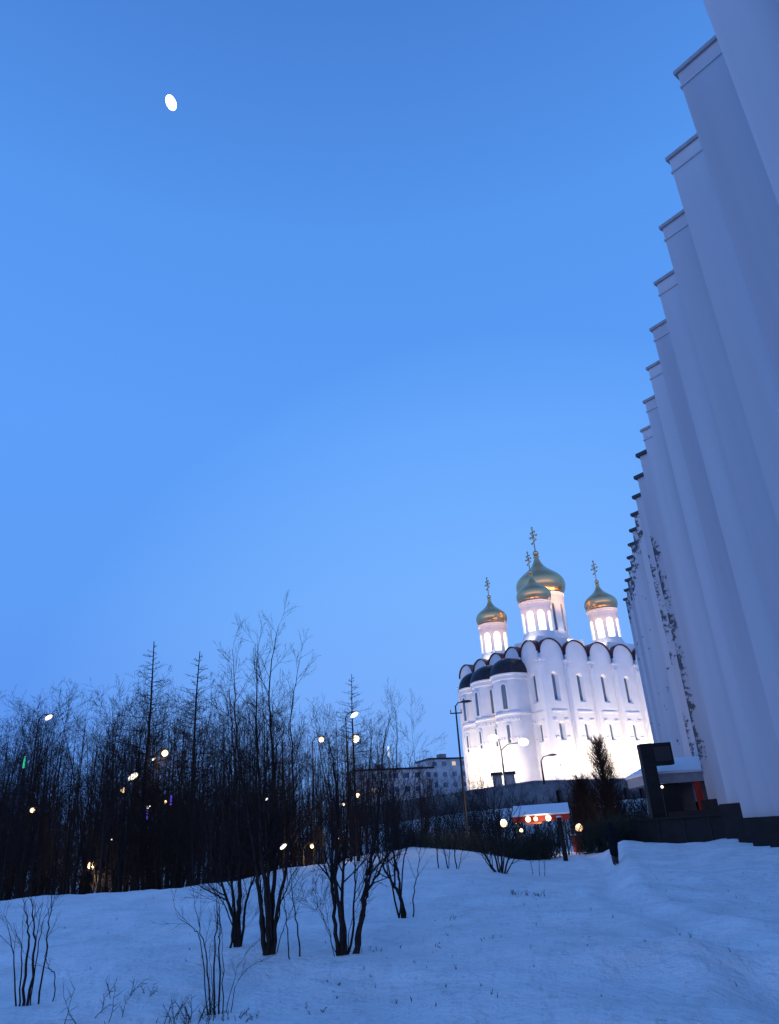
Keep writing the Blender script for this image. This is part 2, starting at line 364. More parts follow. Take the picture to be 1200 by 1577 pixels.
def tower(cx, cy, rd, zb, zdt, ro, zneck, ztop, nwin, w0, w1, ww, lit, big=False):
    mb = MB()
    # drum wall with real arched openings
    nseg = nwin*8; ins = []
    mb.prism([(cx-rd-.9, cy-rd-.9), (cx+rd+.9, cy-rd-.9), (cx+rd+.9, cy+rd+.9), (cx-rd-.9, cy+rd+.9)], 45.0, zb-.6)
    mb.lathe([(rd+.55, zb-.6), (rd+.55, zb+.2), (rd+.25, zb+.35), (rd+.25, zb+.7), (rd, zb+.75), (0, zb+.75)], (cx, cy), 48, smooth=False)
    # bands below and above the windows, piers between them
    half = ww/rd/2; NA = 8
    for k in range(nwin):
        ca = 2*math.pi*(k+.5)/nwin; step = 2*math.pi/nwin
        def col(a, zlo, zhi): return (cx+rd*math.cos(a), cy+rd*math.sin(a), zlo), (cx+rd*math.cos(a), cy+rd*math.sin(a), zhi)
        xs = [-step/2, -(half+step/2)/2]+[-half*math.cos(math.pi*i/NA) for i in range(NA+1)]+[(half+step/2)/2, step/2]
        vs = []; fs = []
        for a in xs:
            if abs(a) <= half+1e-9:
                hz = w1-ww/2+math.sqrt(max(0, 1-(a/half)**2))*ww/2
                vs += [(cx+rd*math.cos(ca+a), cy+rd*math.sin(ca+a), z) for z in (zb+.7, w0, hz, zdt)]
            else:
                vs += [(cx+rd*math.cos(ca+a), cy+rd*math.sin(ca+a), z) for z in (zb+.7, w0, w1-ww/2, zdt)]
        for i in range(len(xs)-1):
            A, B_ = i*4, i*4+4
            fs.append((A, B_, B_+1, A+1)); fs.append((A+2, B_+2, B_+3, A+3))
            mid = (xs[i]+xs[i+1])/2
            if abs(mid) > half: fs.append((A+1, B_+1, B_+2, A+2))
        mb.add(vs, fs)
        # reveal
        rv = []; q = []
        loop = [(-half, w0)]+[(-half*math.cos(math.pi*i/NA), w1-ww/2+math.sin(math.pi*i/NA)*ww/2) for i in range(NA+1)]+[(half, w0)]
        for a, z in loop:
            for rr in (rd, rd-.45): rv.append((cx+rr*math.cos(ca+a), cy+rr*math.sin(ca+a), z))
        nl = len(loop); mb.add(rv, [(2*i, 2*i+1, (2*i+3) % (2*nl), (2*i+2) % (2*nl)) for i in range(nl)])
        ins.append([(cx+(rd-.42)*math.cos(ca+a), cy+(rd-.42)*math.sin(ca+a), z) for a, z in loop])
    mb.lathe([(rd, zdt-.02), (rd+.18, zdt), (rd+.18, zdt+.35), (rd+.40, zdt+.40), (rd+.40, zdt+.62), (0, zdt+.64)], (cx, cy), 48, smooth=False)
    mb.lathe([(rd+.12, w1+.5), (rd+.12, w1+.72)], (cx, cy), 48, smooth=False)
    dr = mb.build('drum', WHITEW, ch)
    for lp in ins:
        wm = MB(); wm.add(lp, [tuple(range(len(lp)))[::-1]])
        wn = wm.build('window', LIT if lit else GLASS, dr)
    mb = MB(); z0 = zdt+.6
    mb.lathe([(a, z0+b_) for a, b_ in onion(ro, zneck-z0)], (cx, cy), 56)
    dm = mb.build('onion_dome', GOLD, ch)
    if big: dm['label'] = 'largest golden onion dome over the centre'
    bl = MB(); k = 1.5 if big else 1
    bl.lathe([(.09*ro, zneck-.1), (.11*ro+.12, zneck+.1), (.10*ro, zneck+.35)], (cx, cy), 20)
    bl.ball((cx, cy, zneck+.35+.62*k), .62*k, 14)
    bl.build('ball', GOLD, dm)
    cm = MB(); cross(cm, cx, cy, zneck+.35+1.2*k, ztop-(zneck+.35+1.2*k), .13*(1.3 if big else 1))
    cm.build('cross', GOLDC, dm)
tower(6.4, 6.0, 4.05, 48.3, 57.6, 4.75, 66.2, 73.2, 8, 49.8, 55.4, 2.15, True)
tower(31.2, 6.0, 4.05, 48.3, 57.6, 4.75, 66.2, 73.6, 8, 49.8, 55.4, 2.15, True)
tower(8.4, 28.4, 4.05, 48.3, 57.6, 4.65, 66.2, 73.2, 8, 49.8, 55.4, 2.15, True)
tower(31.2, 28.4, 4.05, 48.3, 57.6, 4.65, 66.2, 73.2, 8, 49.8, 55.4, 2.15, True)
tower(19.2, 16.9, 6.0, 51.0, 64.0, 7.3, 77.2, 86.9, 12, 53.0, 61.2, .9, False, True)

# apses
for (ax_, ay_, ar, zt_, wins) in ((-2.5, 10.2, 4.3, 38.9, (.54, -.7)), (-2.0, 18.6, 5.1, 38.9, (0, .93, -.93)), (-1.5, 26.6, 4.2, 38.7, (0, -.8))):
    mb = MB(); a0_, a1_ = math.pi/2, 1.5*math.pi
    prof = [(ar+.1, Z0), (ar+.1, 28.6), (ar+.35, 28.7), (ar+.35, 29.1), (ar, 29.3), (ar, zt_-1.6), (ar+.25, zt_-1.4), (ar+.25, zt_-.5), (ar+.55, zt_-.3), (ar+.55, zt_), (ar-.2, zt_+.02)]
    mb.lathe(prof, (ax_, ay_), 40, 0, a0_, a1_, smooth=False)
    for s_ in (-1, 1):
        for i in range(len(prof)-1):
            (r1, z1), (r2, z2) = prof[i], prof[i+1]
            q = [(ax_, ay_+s_*r1, z1), (0, ay_+s_*r1, z1), (0, ay_+s_*r2, z2), (ax_, ay_+s_*r2, z2)]
            mb.add(q, [(0, 1, 2, 3)])
    # beads of brick courses
    for z_ in (27.2, 22.6):
        for j in range(15):
            a = math.pi/2+math.pi*(j+.5)/15
            if abs(a-math.pi-0) < 0: continue
            c_, s2 = math.cos(a), math.sin(a); x, y = ax_+(ar+.15)*c_, ay_+(ar+.15)*s2
            mb.box(x-.2, x+.2, y-.2, y+.2, z_, z_+.4)
    ap = mb.build('apse', WHITEW, ch)
    # conch roof
    rm = MB(); hh = 4.6
    pr = [((ar+.5)*math.cos(q), zt_+.03+hh*math.sin(q)) for q in [math.pi/2*i/8 for i in range(9)]]
    rm.lathe(pr, (ax_, ay_), 32, 0, a0_, a1_)
    for s_ in (-1, 1):
        for i in range(len(pr)-1):
            (r1, z1), (r2, z2) = pr[i], pr[i+1]
            rm.add([(ax_, ay_+s_*r1, z1), (0.9, ay_+s_*r1, z1), (0.9, ay_+s_*r2, z2), (ax_, ay_+s_*r2, z2)], [(0, 1, 2, 3)], 0, True)
    rm.build('apse_roof', ROOFD, ap)
    for a in wins:
        an = math.pi+a; t_ = (-math.sin(an), math.cos(an)); nrm = (math.cos(an), math.sin(an))
        for (z0, z1, ww) in ((30.0, 36.2, 1.25), (21.8, 26.2, .8)):
            o_ = arch(0, ww+.7, z0-.3, z1+.35); i_ = arch(0, ww, z0, z1); nn = len(o_)
            def tr(x, z, dr_): return (ax_+nrm[0]*(ar+dr_)+t_[0]*x, ay_+nrm[1]*(ar+dr_)+t_[1]*x, z)
            wm = MB(); D1 = .30
            vs = [tr(x, z, -.1) for x, z in o_]+[tr(x, z, D1) for x, z in o_]+[tr(x, z, D1) for x, z in i_]+[tr(x, z, .05) for x, z in i_]
            wm.add(vs, [(l*nn+j, l*nn+(j+1) % nn, (l+1)*nn+(j+1) % nn, (l+1)*nn+j) for l in range(3) for j in range(nn)])
            wn = wm.build('window', TRIMW, ap)
            gm = MB(); gm.add([tr(x, z, .12 if z0 > 25 else .22) for x, z in i_], [tuple(range(nn))]); gm.build('pane', GLASS, wn)

# floodlights of the cathedral (unseen spots on the podium, with fill spots added on the roof)
def flood(lx, ly, lz, tx, ty, tz, power, size=1.0, col=(1, .90, .76), ang=110):
    ld = bpy.data.lights.new('flood_or_fill_spot', 'SPOT'); ld.energy = power; ld.color = col; ld.spot_size = math.radians(ang); ld.spot_blend = .8; ld.shadow_soft_size = size
    o = bpy.data.objects.new('flood_or_fill_spot', ld); C.objects.link(o); o.parent = ch
    p = Vector((lx, ly, lz)); o.location = p; o.rotation_euler = (Vector((tx, ty, tz))-p).to_track_quat('-Z', 'Y').to_euler()
for k in range(5): flood(BX*(k+.5), -9, 11.2, BX*(k+.5), 0, 21, 9300, 1, (1, .78, .50))
for k in range(4): flood(-15, 2+9.5*k, 11.2, -3, 2+9.5*k, 21, 9300, 1, (1, .78, .50))
for (x, y) in ((6.4, 6), (31.2, 6), (8.4, 28.4)):
    flood(x-7, y-3, 47.6, x, y, 52, 450, .3, (1, .92, .80), 150)
for (x, y, r_, z_, pw) in ((6.4, 6, 4.7, 58.5, 1500), (31.2, 6, 4.7, 58.5, 1500), (8.4, 28.4, 4.7, 58.5, 1500), (19.2, 16.9, 7.3, 65, 4200)):
    for an in (-75, -110, -145, -180, -215):     # amber fill spots added over the roof to gild the undersides of the domes
        a_ = math.radians(an); dx, dy = math.cos(a_), math.sin(a_); q_ = r_*1.7
        flood(x+dx*q_, y+dy*q_, z_-9.5, x+dx*r_*.6, y+dy*r_*.6, z_+1, pw*1.25, 2.2, (1, .50, .14), 60)
flood(19.2, 8.5, 47, 19.2, 17, 58, 2500, .3, (1, .95, .86), 120); flood(28, 12, 47, 19.2, 17, 58, 2500, .3, (1, .95, .86), 120)

# podium the cathedral stands on
pod = empty('podium_wall', (CO.x, CO.y, 0), CR)
tag(pod, 'long grey stone retaining podium with small arched niches below the cathedral', 'retaining wall')
x0, y0, x1, y1 = -25, -22, 60, 62; PT = 10.35
hol = [arch(-25+6+4.6*k, 1.7, 5.6, 8.9) for k in range(17)]
vs, fs = panel([(x0, 2), (x1, 2), (x1, PT), (x0, PT)], hol, y0, y0+1)
mb = MB(); mb.add(vs, fs)
vs, fs = panel([(-y1, 2), (-y0-1, 2), (-y0-1, PT), (-y1, PT)], [], 0, 1)
mb.add([(y+x0, -x, z) for x, y, z in vs], fs)
mb.build('stone_wall', STONE, pod)
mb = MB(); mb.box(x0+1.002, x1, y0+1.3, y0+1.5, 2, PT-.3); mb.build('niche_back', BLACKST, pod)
mb = MB(); mb.box(x0+1.01, x1, y0+1.51, y1, PT-.8, PT-.45); mb.build('terrace', SNOWR, pod)
mb = MB(); mb.box(x0-.2, x1, y0-.2, y0+.25, PT+.003, PT+.3); mb.box(x0-.2, x0+.25, y0+.252, y1, PT+.003, PT+.3); mb.build('coping', STONE, pod)

# small twin gate lodge in front of the white wall
def at_d(x_, y_, d, dz=0): p = px(x_, y_, d); return p
gb = px(777, 1208, 168); gt = empty('gate_lodge', (gb.x, gb.y, 10.65), math.radians(-8))
tag(gt, 'small grey twin pavilion with dark windows standing before the floodlit wall', 'pavilion')
for s_ in (-1, 1):
    mb = MB(); c_ = s_*1.35; mb.box(c_-.95, c_+.95, -.9, .9, -.6, 2.2); mb.build('wall', CONC, gt)
    mb = MB(); mb.box(c_-1.3, c_+1.3, -1.25, 1.25, 2.203, 2.5); mb.prism([(c_-1.2, -1.2), (c_+1.2, -1.2), (c_+1.2, 1.2), (c_-1.2, 1.2)], 2.503, 2.75); mb.build('roof', ROOFD, gt)
    mb = MB(); mb.box(c_-.5, c_+.5, -.93, -.903, .5, 1.7); mb.build('window', GLASS, gt)

# ------------------------------------------------------------------ white building with folded walls (right)
T0 = Vector((7.22+.2385*18.46+.0, 18.46, 0)); PITCHV = Vector((.2385*3.83, 3.83, 0))
fo = Vector((math.sin(math.radians(-39.5)), math.cos(math.radians(-39.5)), 0))*3.25   # inner edge -> outer edge
TOP = 26.6
fb = empty('white_folded_building', (T0.x, T0.y, 0))
tag(fb, 'tall windowless white building with saw-toothed folded walls at the right', 'building')
O = [T0+PITCHV*k-T0 for k in range(-7, 19)]; pts = []
for k, o_ in enumerate(O):
    pts.append((o_-fo, k)); pts.append((o_, k))
end = O[-1]+Vector((7, 3, 0)); back = [Vector((30, O[-1].y+10, 0)), Vector((30, O[0].y-6, 0)), O[0]-fo+Vector((4, -4, 0))]
# facade mesh with subdivisions so the wear attribute can sit along chosen edges
mb = MB(); wear = []
NZ = 27; zs = [-.6+(TOP+.6)*i/(NZ-1) for i in range(NZ)]
rng = random.Random(5)
def wear_at(k, top_f, z):
    w_ = 0.0
    y = O[k].y+T0.y
    if k == 16: w_ = (1.0 if 4.2 < z < 22 else 0)*(.70+.35*math.sin(z*1.1+1)**2)   # long peeled strip
    if k == 17: w_ = .8 if (5 < z < 9 or 13 < z < 22) else .2
    if k >= 18: w_ = max(.15, .9 if z > 24.4 else (.7 if math.sin(z*1.7+k*2) > .75 else .1))
    if k in (14, 15) and z > 25: w_ = .6
    return w_
def strip(pa, pb, ka, wa, wb):
    nu = 7; vs = []; b0 = len(mb.v)
    for i in range(nu):
        f_ = i/(nu-1); p = pa.lerp(pb, f_)
        for z in zs:
            vs.append((p.x, p.y, z)); e_ = max(0, (f_-.45)/.55) if wb else 0
            wear.append((wear_at(ka, f_, z)*e_))
    mb.add(vs, [(i*NZ+j, i*NZ+j+1, (i+1)*NZ+j+1, (i+1)*NZ+j) for i in range(nu-1) for j in range(NZ-1)])
for i in range(len(pts)-1):
    strip(pts[i][0], pts[i+1][0], pts[i][1], 0, i % 2 == 0)
ring = [p for p, _ in pts]+[end]+back
for i in range(len(pts)-1, len(ring)):
    a, b_ = ring[i], ring[(i+1) % len(ring)]
    vs = [(a.x, a.y, -.6), (b_.x, b_.y, -.6), (b_.x, b_.y, TOP), (a.x, a.y, TOP)]; mb.add(vs, [(0, 1, 2, 3)]); wear += [0]*4
mb.add([(p.x, p.y, TOP-.02) for p in ring], [tuple(range(len(ring)))[::-1]]); wear += [0]*len(ring)
ow = mb.build('folded_wall', WORN, fb)
at_ = ow.data.attributes.new('wear', 'FLOAT', 'POINT'); at_.data.foreach_set('value', wear)
CAPW = mat('pale_moulding', (.58, .56, .58), .8)
CAPL = mat('pale_coping', (.40, .38, .40), .7, noise=.2); CAPD = mat('dark_coping', (.05, .055, .065), .6)
for i, o_ in enumerate(O):
    a = o_-fo; mb = MB(); d1 = fo.normalized(); nn = Vector((-d1.y, d1.x, 0))
    if nn.y > 0: nn = -nn
    dark = i >= 15; pr_ = .20 if dark else .10; e2 = o_+d1*pr_
    q = [a+nn*pr_, a-nn*.3, e2-nn*.3, e2+nn*pr_]
    ar_ = sum(q[j].x*q[(j+1) % 4].y-q[(j+1) % 4].x*q[j].y for j in range(4))
    if ar_ < 0: q = q[::-1]
    mb.prism([(p.x, p.y) for p in q], TOP+.004, TOP+(.26 if dark else .17))
    q2 = [a+nn*pr_*.55, a-nn*.2, o_+d1*pr_*.5-nn*.2, o_+d1*pr_*.5+nn*pr_*.55]
    if ar_ < 0: q2 = q2[::-1]
    mb.build('coping', CAPD if dark else CAPL, fb)
    if not dark:
        mb = MB(); mb.prism([(p.x, p.y) for p in q2], TOP-.72, TOP-.64); mb.build('moulding', CAPW, fb)
# black plinth following the folds, stepping with the ground
def plinth_top(y): return 1.52 if y < 44.5 else (2.3 if y < 52 else 2.75)
for i in range(len(O)):
    o_ = O[i]; a = o_-fo; y = o_.y+T0.y
    d1 = fo.normalized(); nn = Vector((-d1.y, d1.x, 0)); nn = nn if nn.y < 0 else -nn
    q = [a+nn*.35-d1*.2, a-nn*.5, o_+d1*.35-nn*.5, o_+d1*.35+nn*.35]
    if sum(q[j].x*q[(j+1) % 4].y-q[(j+1) % 4].x*q[j].y for j in range(4)) < 0: q = q[::-1]
    mb = MB(); mb.prism([(p.x, p.y) for p in q], -1.2, plinth_top(y)+.003*i); mb.build('plinth', BLACKST, fb)

# ------------------------------------------------------------------ porch, pylon, terrace wall
pc = px(1040, 1200, 58); po = empty('entrance_porch', (18.2, 55, 0), 0)
tag(po, 'low entrance porch with snow covered hipped roof beside the white building', 'porch')
mb = MB()
mb.box(-2.0, 2.6, -1.5, 3.2, 4.0, 4.6); mb.build('fascia', mat('pale_fascia', (.38, .39, .43), .7, noise=.2), po)
mb = MB()
b4 = [(-2.1, -1.6), (2.6, -1.6), (2.6, 3.3), (-2.1, 3.3)]; t4 = [(-.3, .6), (2.6, .4), (2.6, 1.2), (-.3, 1.2)]
mb.add([(x, y, 4.603) for x, y in b4]+[(x, y, 4.76) for x, y in b4]+[(x, y, 5.75) for x, y in t4],
       [(0, 1, 5, 4), (1, 2, 6, 5), (2, 3, 7, 6), (3, 0, 4, 7), (4, 5, 9, 8), (5, 6, 10, 9), (6, 7, 11, 10), (7, 4, 8, 11), (8, 9, 10, 11), (3, 2, 1, 0)])
mb.build('snow_roof', SNOWR, po)
mb = MB(); mb.box(1.25, 1.6, -1.45, -1.1, .3, 3.998); mb.build('column', REDP, po)['label'] = 'red porch column'
mb = MB(); mb.box(-.9, .3, -.9, 2.9, .3, 3.998); mb.build('doorway', DARK, po)
mb = MB(); mb.box(.6, 1.95, 1.2, 1.4, .3, 3.998); mb.build('side_wall', CONC, po)
mb = MB(); mb.box(2.36, 3.3, -1.0, 3.0, .3, 3.997); mb.build('pier', WORN, po)
mb = MB(); mb.ball((-.95, -1.2, 3.8), .09, 8); mb.build('lamp', COOL, po)
# black L-shaped pylon in front of it
pl = empty('entrance_pylon', (16.05, 52, 0), math.radians(-3)); tag(pl, 'black L-shaped stone pylon with a beam reaching towards the building', 'pylon')
mb = MB(); mb.box(-.42, .42, -.4, .4, 0, 5.05); mb.build('post', BLACKST, pl)
mb = MB(); mb.box(-.42, 1.62, -.4, .4, 5.053, 6.45); mb.build('beam', BLACKST, pl)
mb = MB(); mb.box(.45, 1.5, -.43, -.402, 5.3, 6.2); mb.build('panel', mat('pylon_panel', (.04, .035, .04), .35), pl)
# terrace wall and steps
A = pol(12.9, 54); B = pol(21.2, 50.2)
tw = empty('terrace_wall', (A.x, A.y, 0), math.atan2(B.y-A.y, B.x-A.x)); LW = (B-A).length
tag(tw, 'long low black terrace wall running from the bushes to the white building', 'wall')
mb = MB(); mb.box(1.2, LW, 0, .6, -.5, 1.75); mb.build('wall', BLACKST, tw)
mb = MB(); mb.box(1.1, LW, -.1, .7, 1.753, 1.87); mb.build('coping', BLACKST, tw)
mb = MB(); mb.box(LW-3.6, LW, .703, 2.6, -.5, 2.15); mb.build('landing', BLACKST, tw)
mb = MB()
for k in range(1, int(LW/1.6)): mb.box(1.2+k*1.6-.03, 1.2+k*1.6+.03, -.05, -.003, -.3, 1.7)
mb.build('joint_strips', DARK, tw)

# ------------------------------------------------------------------ far apartment blocks
def block(name, label, xa, xb, d, ytop, zb, storeys, deep=12):
    a = px(xa, ytop, d); b_ = px(xb, ytop, d*1.03); H = a.z
    e_ = empty(name, (a.x, a.y, 0), math.atan2(b_.y-a.y, b_.x-a.x)); W_ = math.hypot(b_.x-a.x, b_.y-a.y)
    tag(e_, label, 'apartment building', None)
    mb = MB(); mb.box(0, W_, 0, deep, zb, H); mb.build('wall', CONCL, e_)
    mb = MB(); mb.box(-.3, W_+.3, -.3, deep+.3, H+.003, H+.55); mb.build('roof', ROOFD, e_)
    st = (H-zb)/storeys; nw = int(W_/3.6)
    for s_ in range(storeys):
        for k in range(nw):
            x = (k+.5)*W_/nw; z = zb+st*(s_+.35)
            wm = MB(); wm.box(x-.85, x+.85, -.06, -.003, z, z+1.6)
            wn = wm.build('window', CONC, e_)
            pm = MB(); pm.box(x-.72, x+.72, -.09, -.063, z+.12, z+1.48); pm.build('pane', LITR if (s_*7+k*5) % 13 == 0 else GLASS, wn)
    mb = MB(); mb.box(W_*.3, W_*.3+2.5, 3, 6, H+.553, H+2.2); mb.build('roof_hatch', CONC, e_)
    return e_
block('apartment_block', 'long low grey apartment block with dark flat roof behind the bare trees', 548, 668, 250, 1188, 2, 5)
block('apartment_block', 'taller pale apartment block standing just left of the cathedral', 661, 735, 275, 1170, 2, 7)

# ------------------------------------------------------------------ bare trees
def grow(mb, p, d, length, r, lvl, rng, P, mi=0):
    ns = max(3, int(length/P['seg'][min(lvl, len(P['seg'])-1)])); ns = min(ns, 14)
    pts = [p.copy()]; rad = [r]; dirs = [d.copy()]
    step = length/ns; rt = r*P.get('taper', .35)
    for i in range(ns):
        j = P['wob']*(.5 if lvl == 0 else 1)
        d = (d+Vector((rng.uniform(-j, j), rng.uniform(-j, j), rng.uniform(-j, j)*.5+P['up']*(1 if lvl else .4)))).normalized()
        p = p+d*step; pts.append(p.copy()); dirs.append(d.copy()); rad.append(r+(rt-r)*(i+1)/ns)
    mb.tube(pts, rad, 6 if r > .02 else (4 if r > .008 else 3), mi, cap=False)
    if lvl >= P['lv']: return
    nc = int(P['n'][lvl]*rng.uniform(.8, 1.2)+.5); st = P['st'][lvl]
    for c in range(nc):
        f_ = st+(1-st)*(c+rng.random())/nc; f_ = min(f_, .97); i = int(f_*ns); q = f_*ns-i
        o_ = pts[i].lerp(pts[min(i+1, ns)], q); dd_ = dirs[i]
        s1 = dd_.cross(Vector((rng.uniform(-1, 1), rng.uniform(-1, 1), rng.uniform(-1, 1)))).normalized()
        an = math.radians(P['ang'][lvl]*rng.uniform(.7, 1.3))
        nd = (dd_*math.cos(an)+s1*math.sin(an)).normalized()
        rr = max(P['rmin'], (r+(rt-r)*f_)*P['rr']*rng.uniform(.7, 1.1))
        ln = length*P['lr'][lvl]*rng.uniform(.6, 1.2)*(1.15-.6*f_)
        grow(mb, o_, nd, ln, rr, lvl+1, rng, P, 0 if rr > .012 else mi)

# multi-stemmed trees of the foreground: stems follow the photographed ones
def stem_tree(name, label, cat, d, base, stems, seed, P, group=None, spread=.35, sub=None):
    rng = random.Random(seed)
    b0 = px(base[0], base[1], d); g0 = onground(b0); 
    root = empty(name, g0); tag(root, label, cat, group)
    tr = MB(); tw_ = MB()
    for (pts_, r) in stems:
        dep = rng.uniform(-1, 1)*spread
        P3 = []
        n_ = len(pts_)
        for i, (x, y) in enumerate(pts_):
            q = px(x, y, d+dep*i/max(1, n_-1)*2)
            P3.append(q-g0)
        P3[0].z = min(P3[0].z, 0)-.15
        # smooth subdivision with small wobble
        Q = []
        for i in range(len(P3)-1):
            p0 = P3[max(i-1, 0)]; p1 = P3[i]; p2 = P3[i+1]; p3 = P3[min(i+2, len(P3)-1)]
            for s_ in range(6):
                t_ = s_/6; q = .5*((2*p1)+(p2-p0)*t_+(2*p0-5*p1+4*p2-p3)*t_*t_+(-p0+3*p1-3*p2+p3)*t_**3)
                Q.append(q+Vector((rng.uniform(-1, 1), rng.uniform(-1, 1), 0))*.018)
        Q.append(P3[-1]); m_ = len(Q)
        rad = [r*(1.25 if i == 0 else 1)*(1-.93*(i/(m_-1))) for i in range(m_)]
        tr.tube(Q, rad, 8 if r > .02 else 5)
        Ln = sum((Q[i+1]-Q[i]).length for i in range(m_-1))
        nb = int(P['dens']*Ln*(1-P['st0']))
        for c in range(nb):
            f_ = P['st0']+(1-P['st0'])*(c+rng.random())/nb; i = min(int(f_*(m_-1)), m_-2)
            dd_ = (Q[i+1]-Q[i]).normalized(); o_ = Q[i].lerp(Q[i+1], f_*(m_-1)-i)
            s1 = dd_.cross(Vector((rng.uniform(-1, 1), rng.uniform(-1, 1), rng.uniform(-1, 1)))).normalized()
            an = math.radians(rng.uniform(22, 48)); nd = (dd_*math.cos(an)+s1*math.sin(an)).normalized()
            ln = P['bl']*rng.uniform(.45, 1.2)*(1.15-.55*f_)
            grow(tw_, o_, nd, ln, max(P['rmin'], rad[i]*.5), 1, rng, P)
    tr.build('trunk', BARK, root)
    tw_.build('crown', TWIG, root)
    return root
PF = dict(seg=[.2, .13, .1, .08], wob=.13, up=.045, lv=3, n=[0, 7, 4, 0], st=[.2, .15, .2], ang=[30, 32, 32], rr=.6, lr=[.5, .5, .5], rmin=.0022, dens=6, st0=.30, bl=.95)
stem_tree('willow_tree', 'tallest foreground tree, a thick cluster of bare upright stems', 'tree', 13.9, (415, 1470),
    [([(414, 1470), (412, 1400), (402, 1300), (398, 1180), (394, 1080), (397, 990)], .050),
     ([(410, 1470), (402, 1405), (392, 1310), (372, 1190), (362, 1090), (358, 1000)], .042),
     ([(418, 1470), (420, 1395), (424, 1290), (420, 1160), (415, 1050), (430, 962)], .046),
     ([(421, 1470), (428, 1400), (444, 1310), (452, 1200), (448, 1100), (462, 1015)], .036),
     ([(419, 1470), (432, 1395), (460, 1330), (484, 1290)], .018),
     ([(411, 1470), (404, 1400), (396, 1330), (384, 1240)], .022),
     ([(416, 1470), (416, 1380), (410, 1260), (408, 1130), (402, 1040)], .030),
     ([(422, 1466), (434, 1440), (450, 1400), (458, 1380)], .010)], 3, PF)
stem_tree('willow_tree', 'bare tree with a thick short trunk fanning out, left of the tallest one', 'tree', 14.6, (368, 1466),
    [([(368, 1466), (368, 1400), (370, 1340), (366, 1240), (360, 1150), (352, 1060)], .050),
     ([(366, 1466), (360, 1415), (344, 1370), (320, 1300), (305, 1220), (300, 1140)], .034),
     ([(369, 1466), (378, 1400), (392, 1340), (396, 1240), (404, 1150)], .026),
     ([(364, 1462), (356, 1420), (330, 1370), (292, 1345)], .016),
     ([(365, 1464), (360, 1400), (350, 1310), (338, 1200), (330, 1110)], .030),
     ([(350, 1495), (357, 1450), (358, 1400), (352, 1350)], .028),
     ([(374, 1478), (371, 1455), (371, 1430)], .010)], 7, PF)
stem_tree('willow_tree', 'bare V-shaped tree with two groups of curved dark stems', 'tree', 13.3, (530, 1476),
    [([(524, 1476), (516, 1425), (512, 1340), (510, 1250), (506, 1150)], .040),
     ([(530, 1476), (524, 1410), (516, 1340), (520, 1260), (514, 1180), (500, 1120)], .046),
     ([(534, 1476), (528, 1400), (530, 1330), (536, 1250), (542, 1160)], .038),
     ([(543, 1476), (556, 1420), (562, 1370), (572, 1320), (584, 1240), (590, 1160), (600, 1100)], .048),
     ([(545, 1476), (560, 1410), (568, 1370), (586, 1340), (600, 1300), (625, 1220), (636, 1150)], .030),
     ([(533, 1476), (545, 1410), (546, 1350), (545, 1260), (556, 1170)], .022),
     ([(522, 1474), (508, 1440), (492, 1400), (484, 1370)], .010),
     ([(536, 1474), (538, 1440), (548, 1400), (560, 1375)], .010),
     ([(520, 1470), (500, 1420), (488, 1395)], .007)], 11, PF)
PS = dict(PF, dens=5, bl=.45, n=[0, 4, 2, 0], lv=2, st0=.35)
stem_tree('shrub', 'thin front shrub of straight canes at the bottom edge of the snow', 'shrub', 10.3, (340, 1541),
    [([(333, 1541), (331, 1470), (333, 1400), (325, 1340)], .014), ([(337, 1541), (338, 1460), (339, 1420), (332, 1350)], .013),
     ([(343, 1541), (344, 1480), (343, 1430)], .009), ([(327, 1518), (318, 1480), (305, 1420), (294, 1370)], .012),
     ([(325, 1518), (310, 1450), (298, 1432), (270, 1400), (262, 1370)], .008), ([(349, 1538), (368, 1510), (400, 1478)], .007),
     ([(345, 1538), (362, 1500), (396, 1444)], .006), ([(330, 1541), (326, 1500), (322, 1460)], .006)], 13, PS, spread=.15)
stem_tree('shrub', 'dark stemmed shrub at the left edge of the snow', 'shrub', 12.4, (42, 1518),
    [([(40, 1518), (42, 1470), (42, 1420), (30, 1370)], .022), ([(46, 1518), (54, 1470), (50, 1410), (46, 1340)], .022),
     ([(60, 1516), (68, 1480), (76, 1420), (82, 1370), (86, 1340)], .014), ([(52, 1500), (60, 1450), (76, 1400), (96, 1370)], .010),
     ([(83, 1516), (86, 1505), (74, 1490), (70, 1460), (76, 1400)], .009), ([(36, 1518), (34, 1470), (20, 1420)], .014),
     ([(30, 1518), (20, 1470), (8, 1410)], .014)], 17, dict(PS, bl=.6), spread=.15)
stem_tree('sapling', 'left one of the two thin saplings between the clustered trees', 'sapling', 13.4, (447, 1481), [([(447, 1482), (444, 1440), (438, 1390), (436, 1340), (440, 1290)], .012)], 19, PS, spread=.1)
stem_tree('sapling', 'right slightly thicker leaning sapling between the clustered trees', 'sapling', 13.5, (464, 1478), [([(465, 1479), (460, 1440), (452, 1390), (448, 1340), (442, 1270)], .016)], 23, PS, spread=.1)
stem_tree('rowan_tree', 'bare tree leaning left with a forked trunk, in the middle of the snow', 'tree', 19.3, (624, 1411),
    [([(624, 1411), (618, 1385), (606, 1362), (590, 1335), (578, 1300), (572, 1240)], .050), ([(621, 1400), (616, 1375), (614, 1345), (606, 1310), (604, 1240), (612, 1150), (608, 1090)], .036),
     ([(616, 1388), (600, 1345), (596, 1300), (598, 1230), (588, 1160)], .024), ([(612, 1376), (622, 1330), (632, 1280), (640, 1200), (634, 1110)], .020)], 29, dict(PF, bl=1.3), spread=.5)
stem_tree('sapling', 'slim sapling right beside the leaning forked tree', 'sapling', 19.4, (637, 1409), [([(637, 1410), (637, 1380), (644, 1340), (648, 1290), (654, 1230)], .018)], 31, dict(PS, bl=.9), spread=.1)
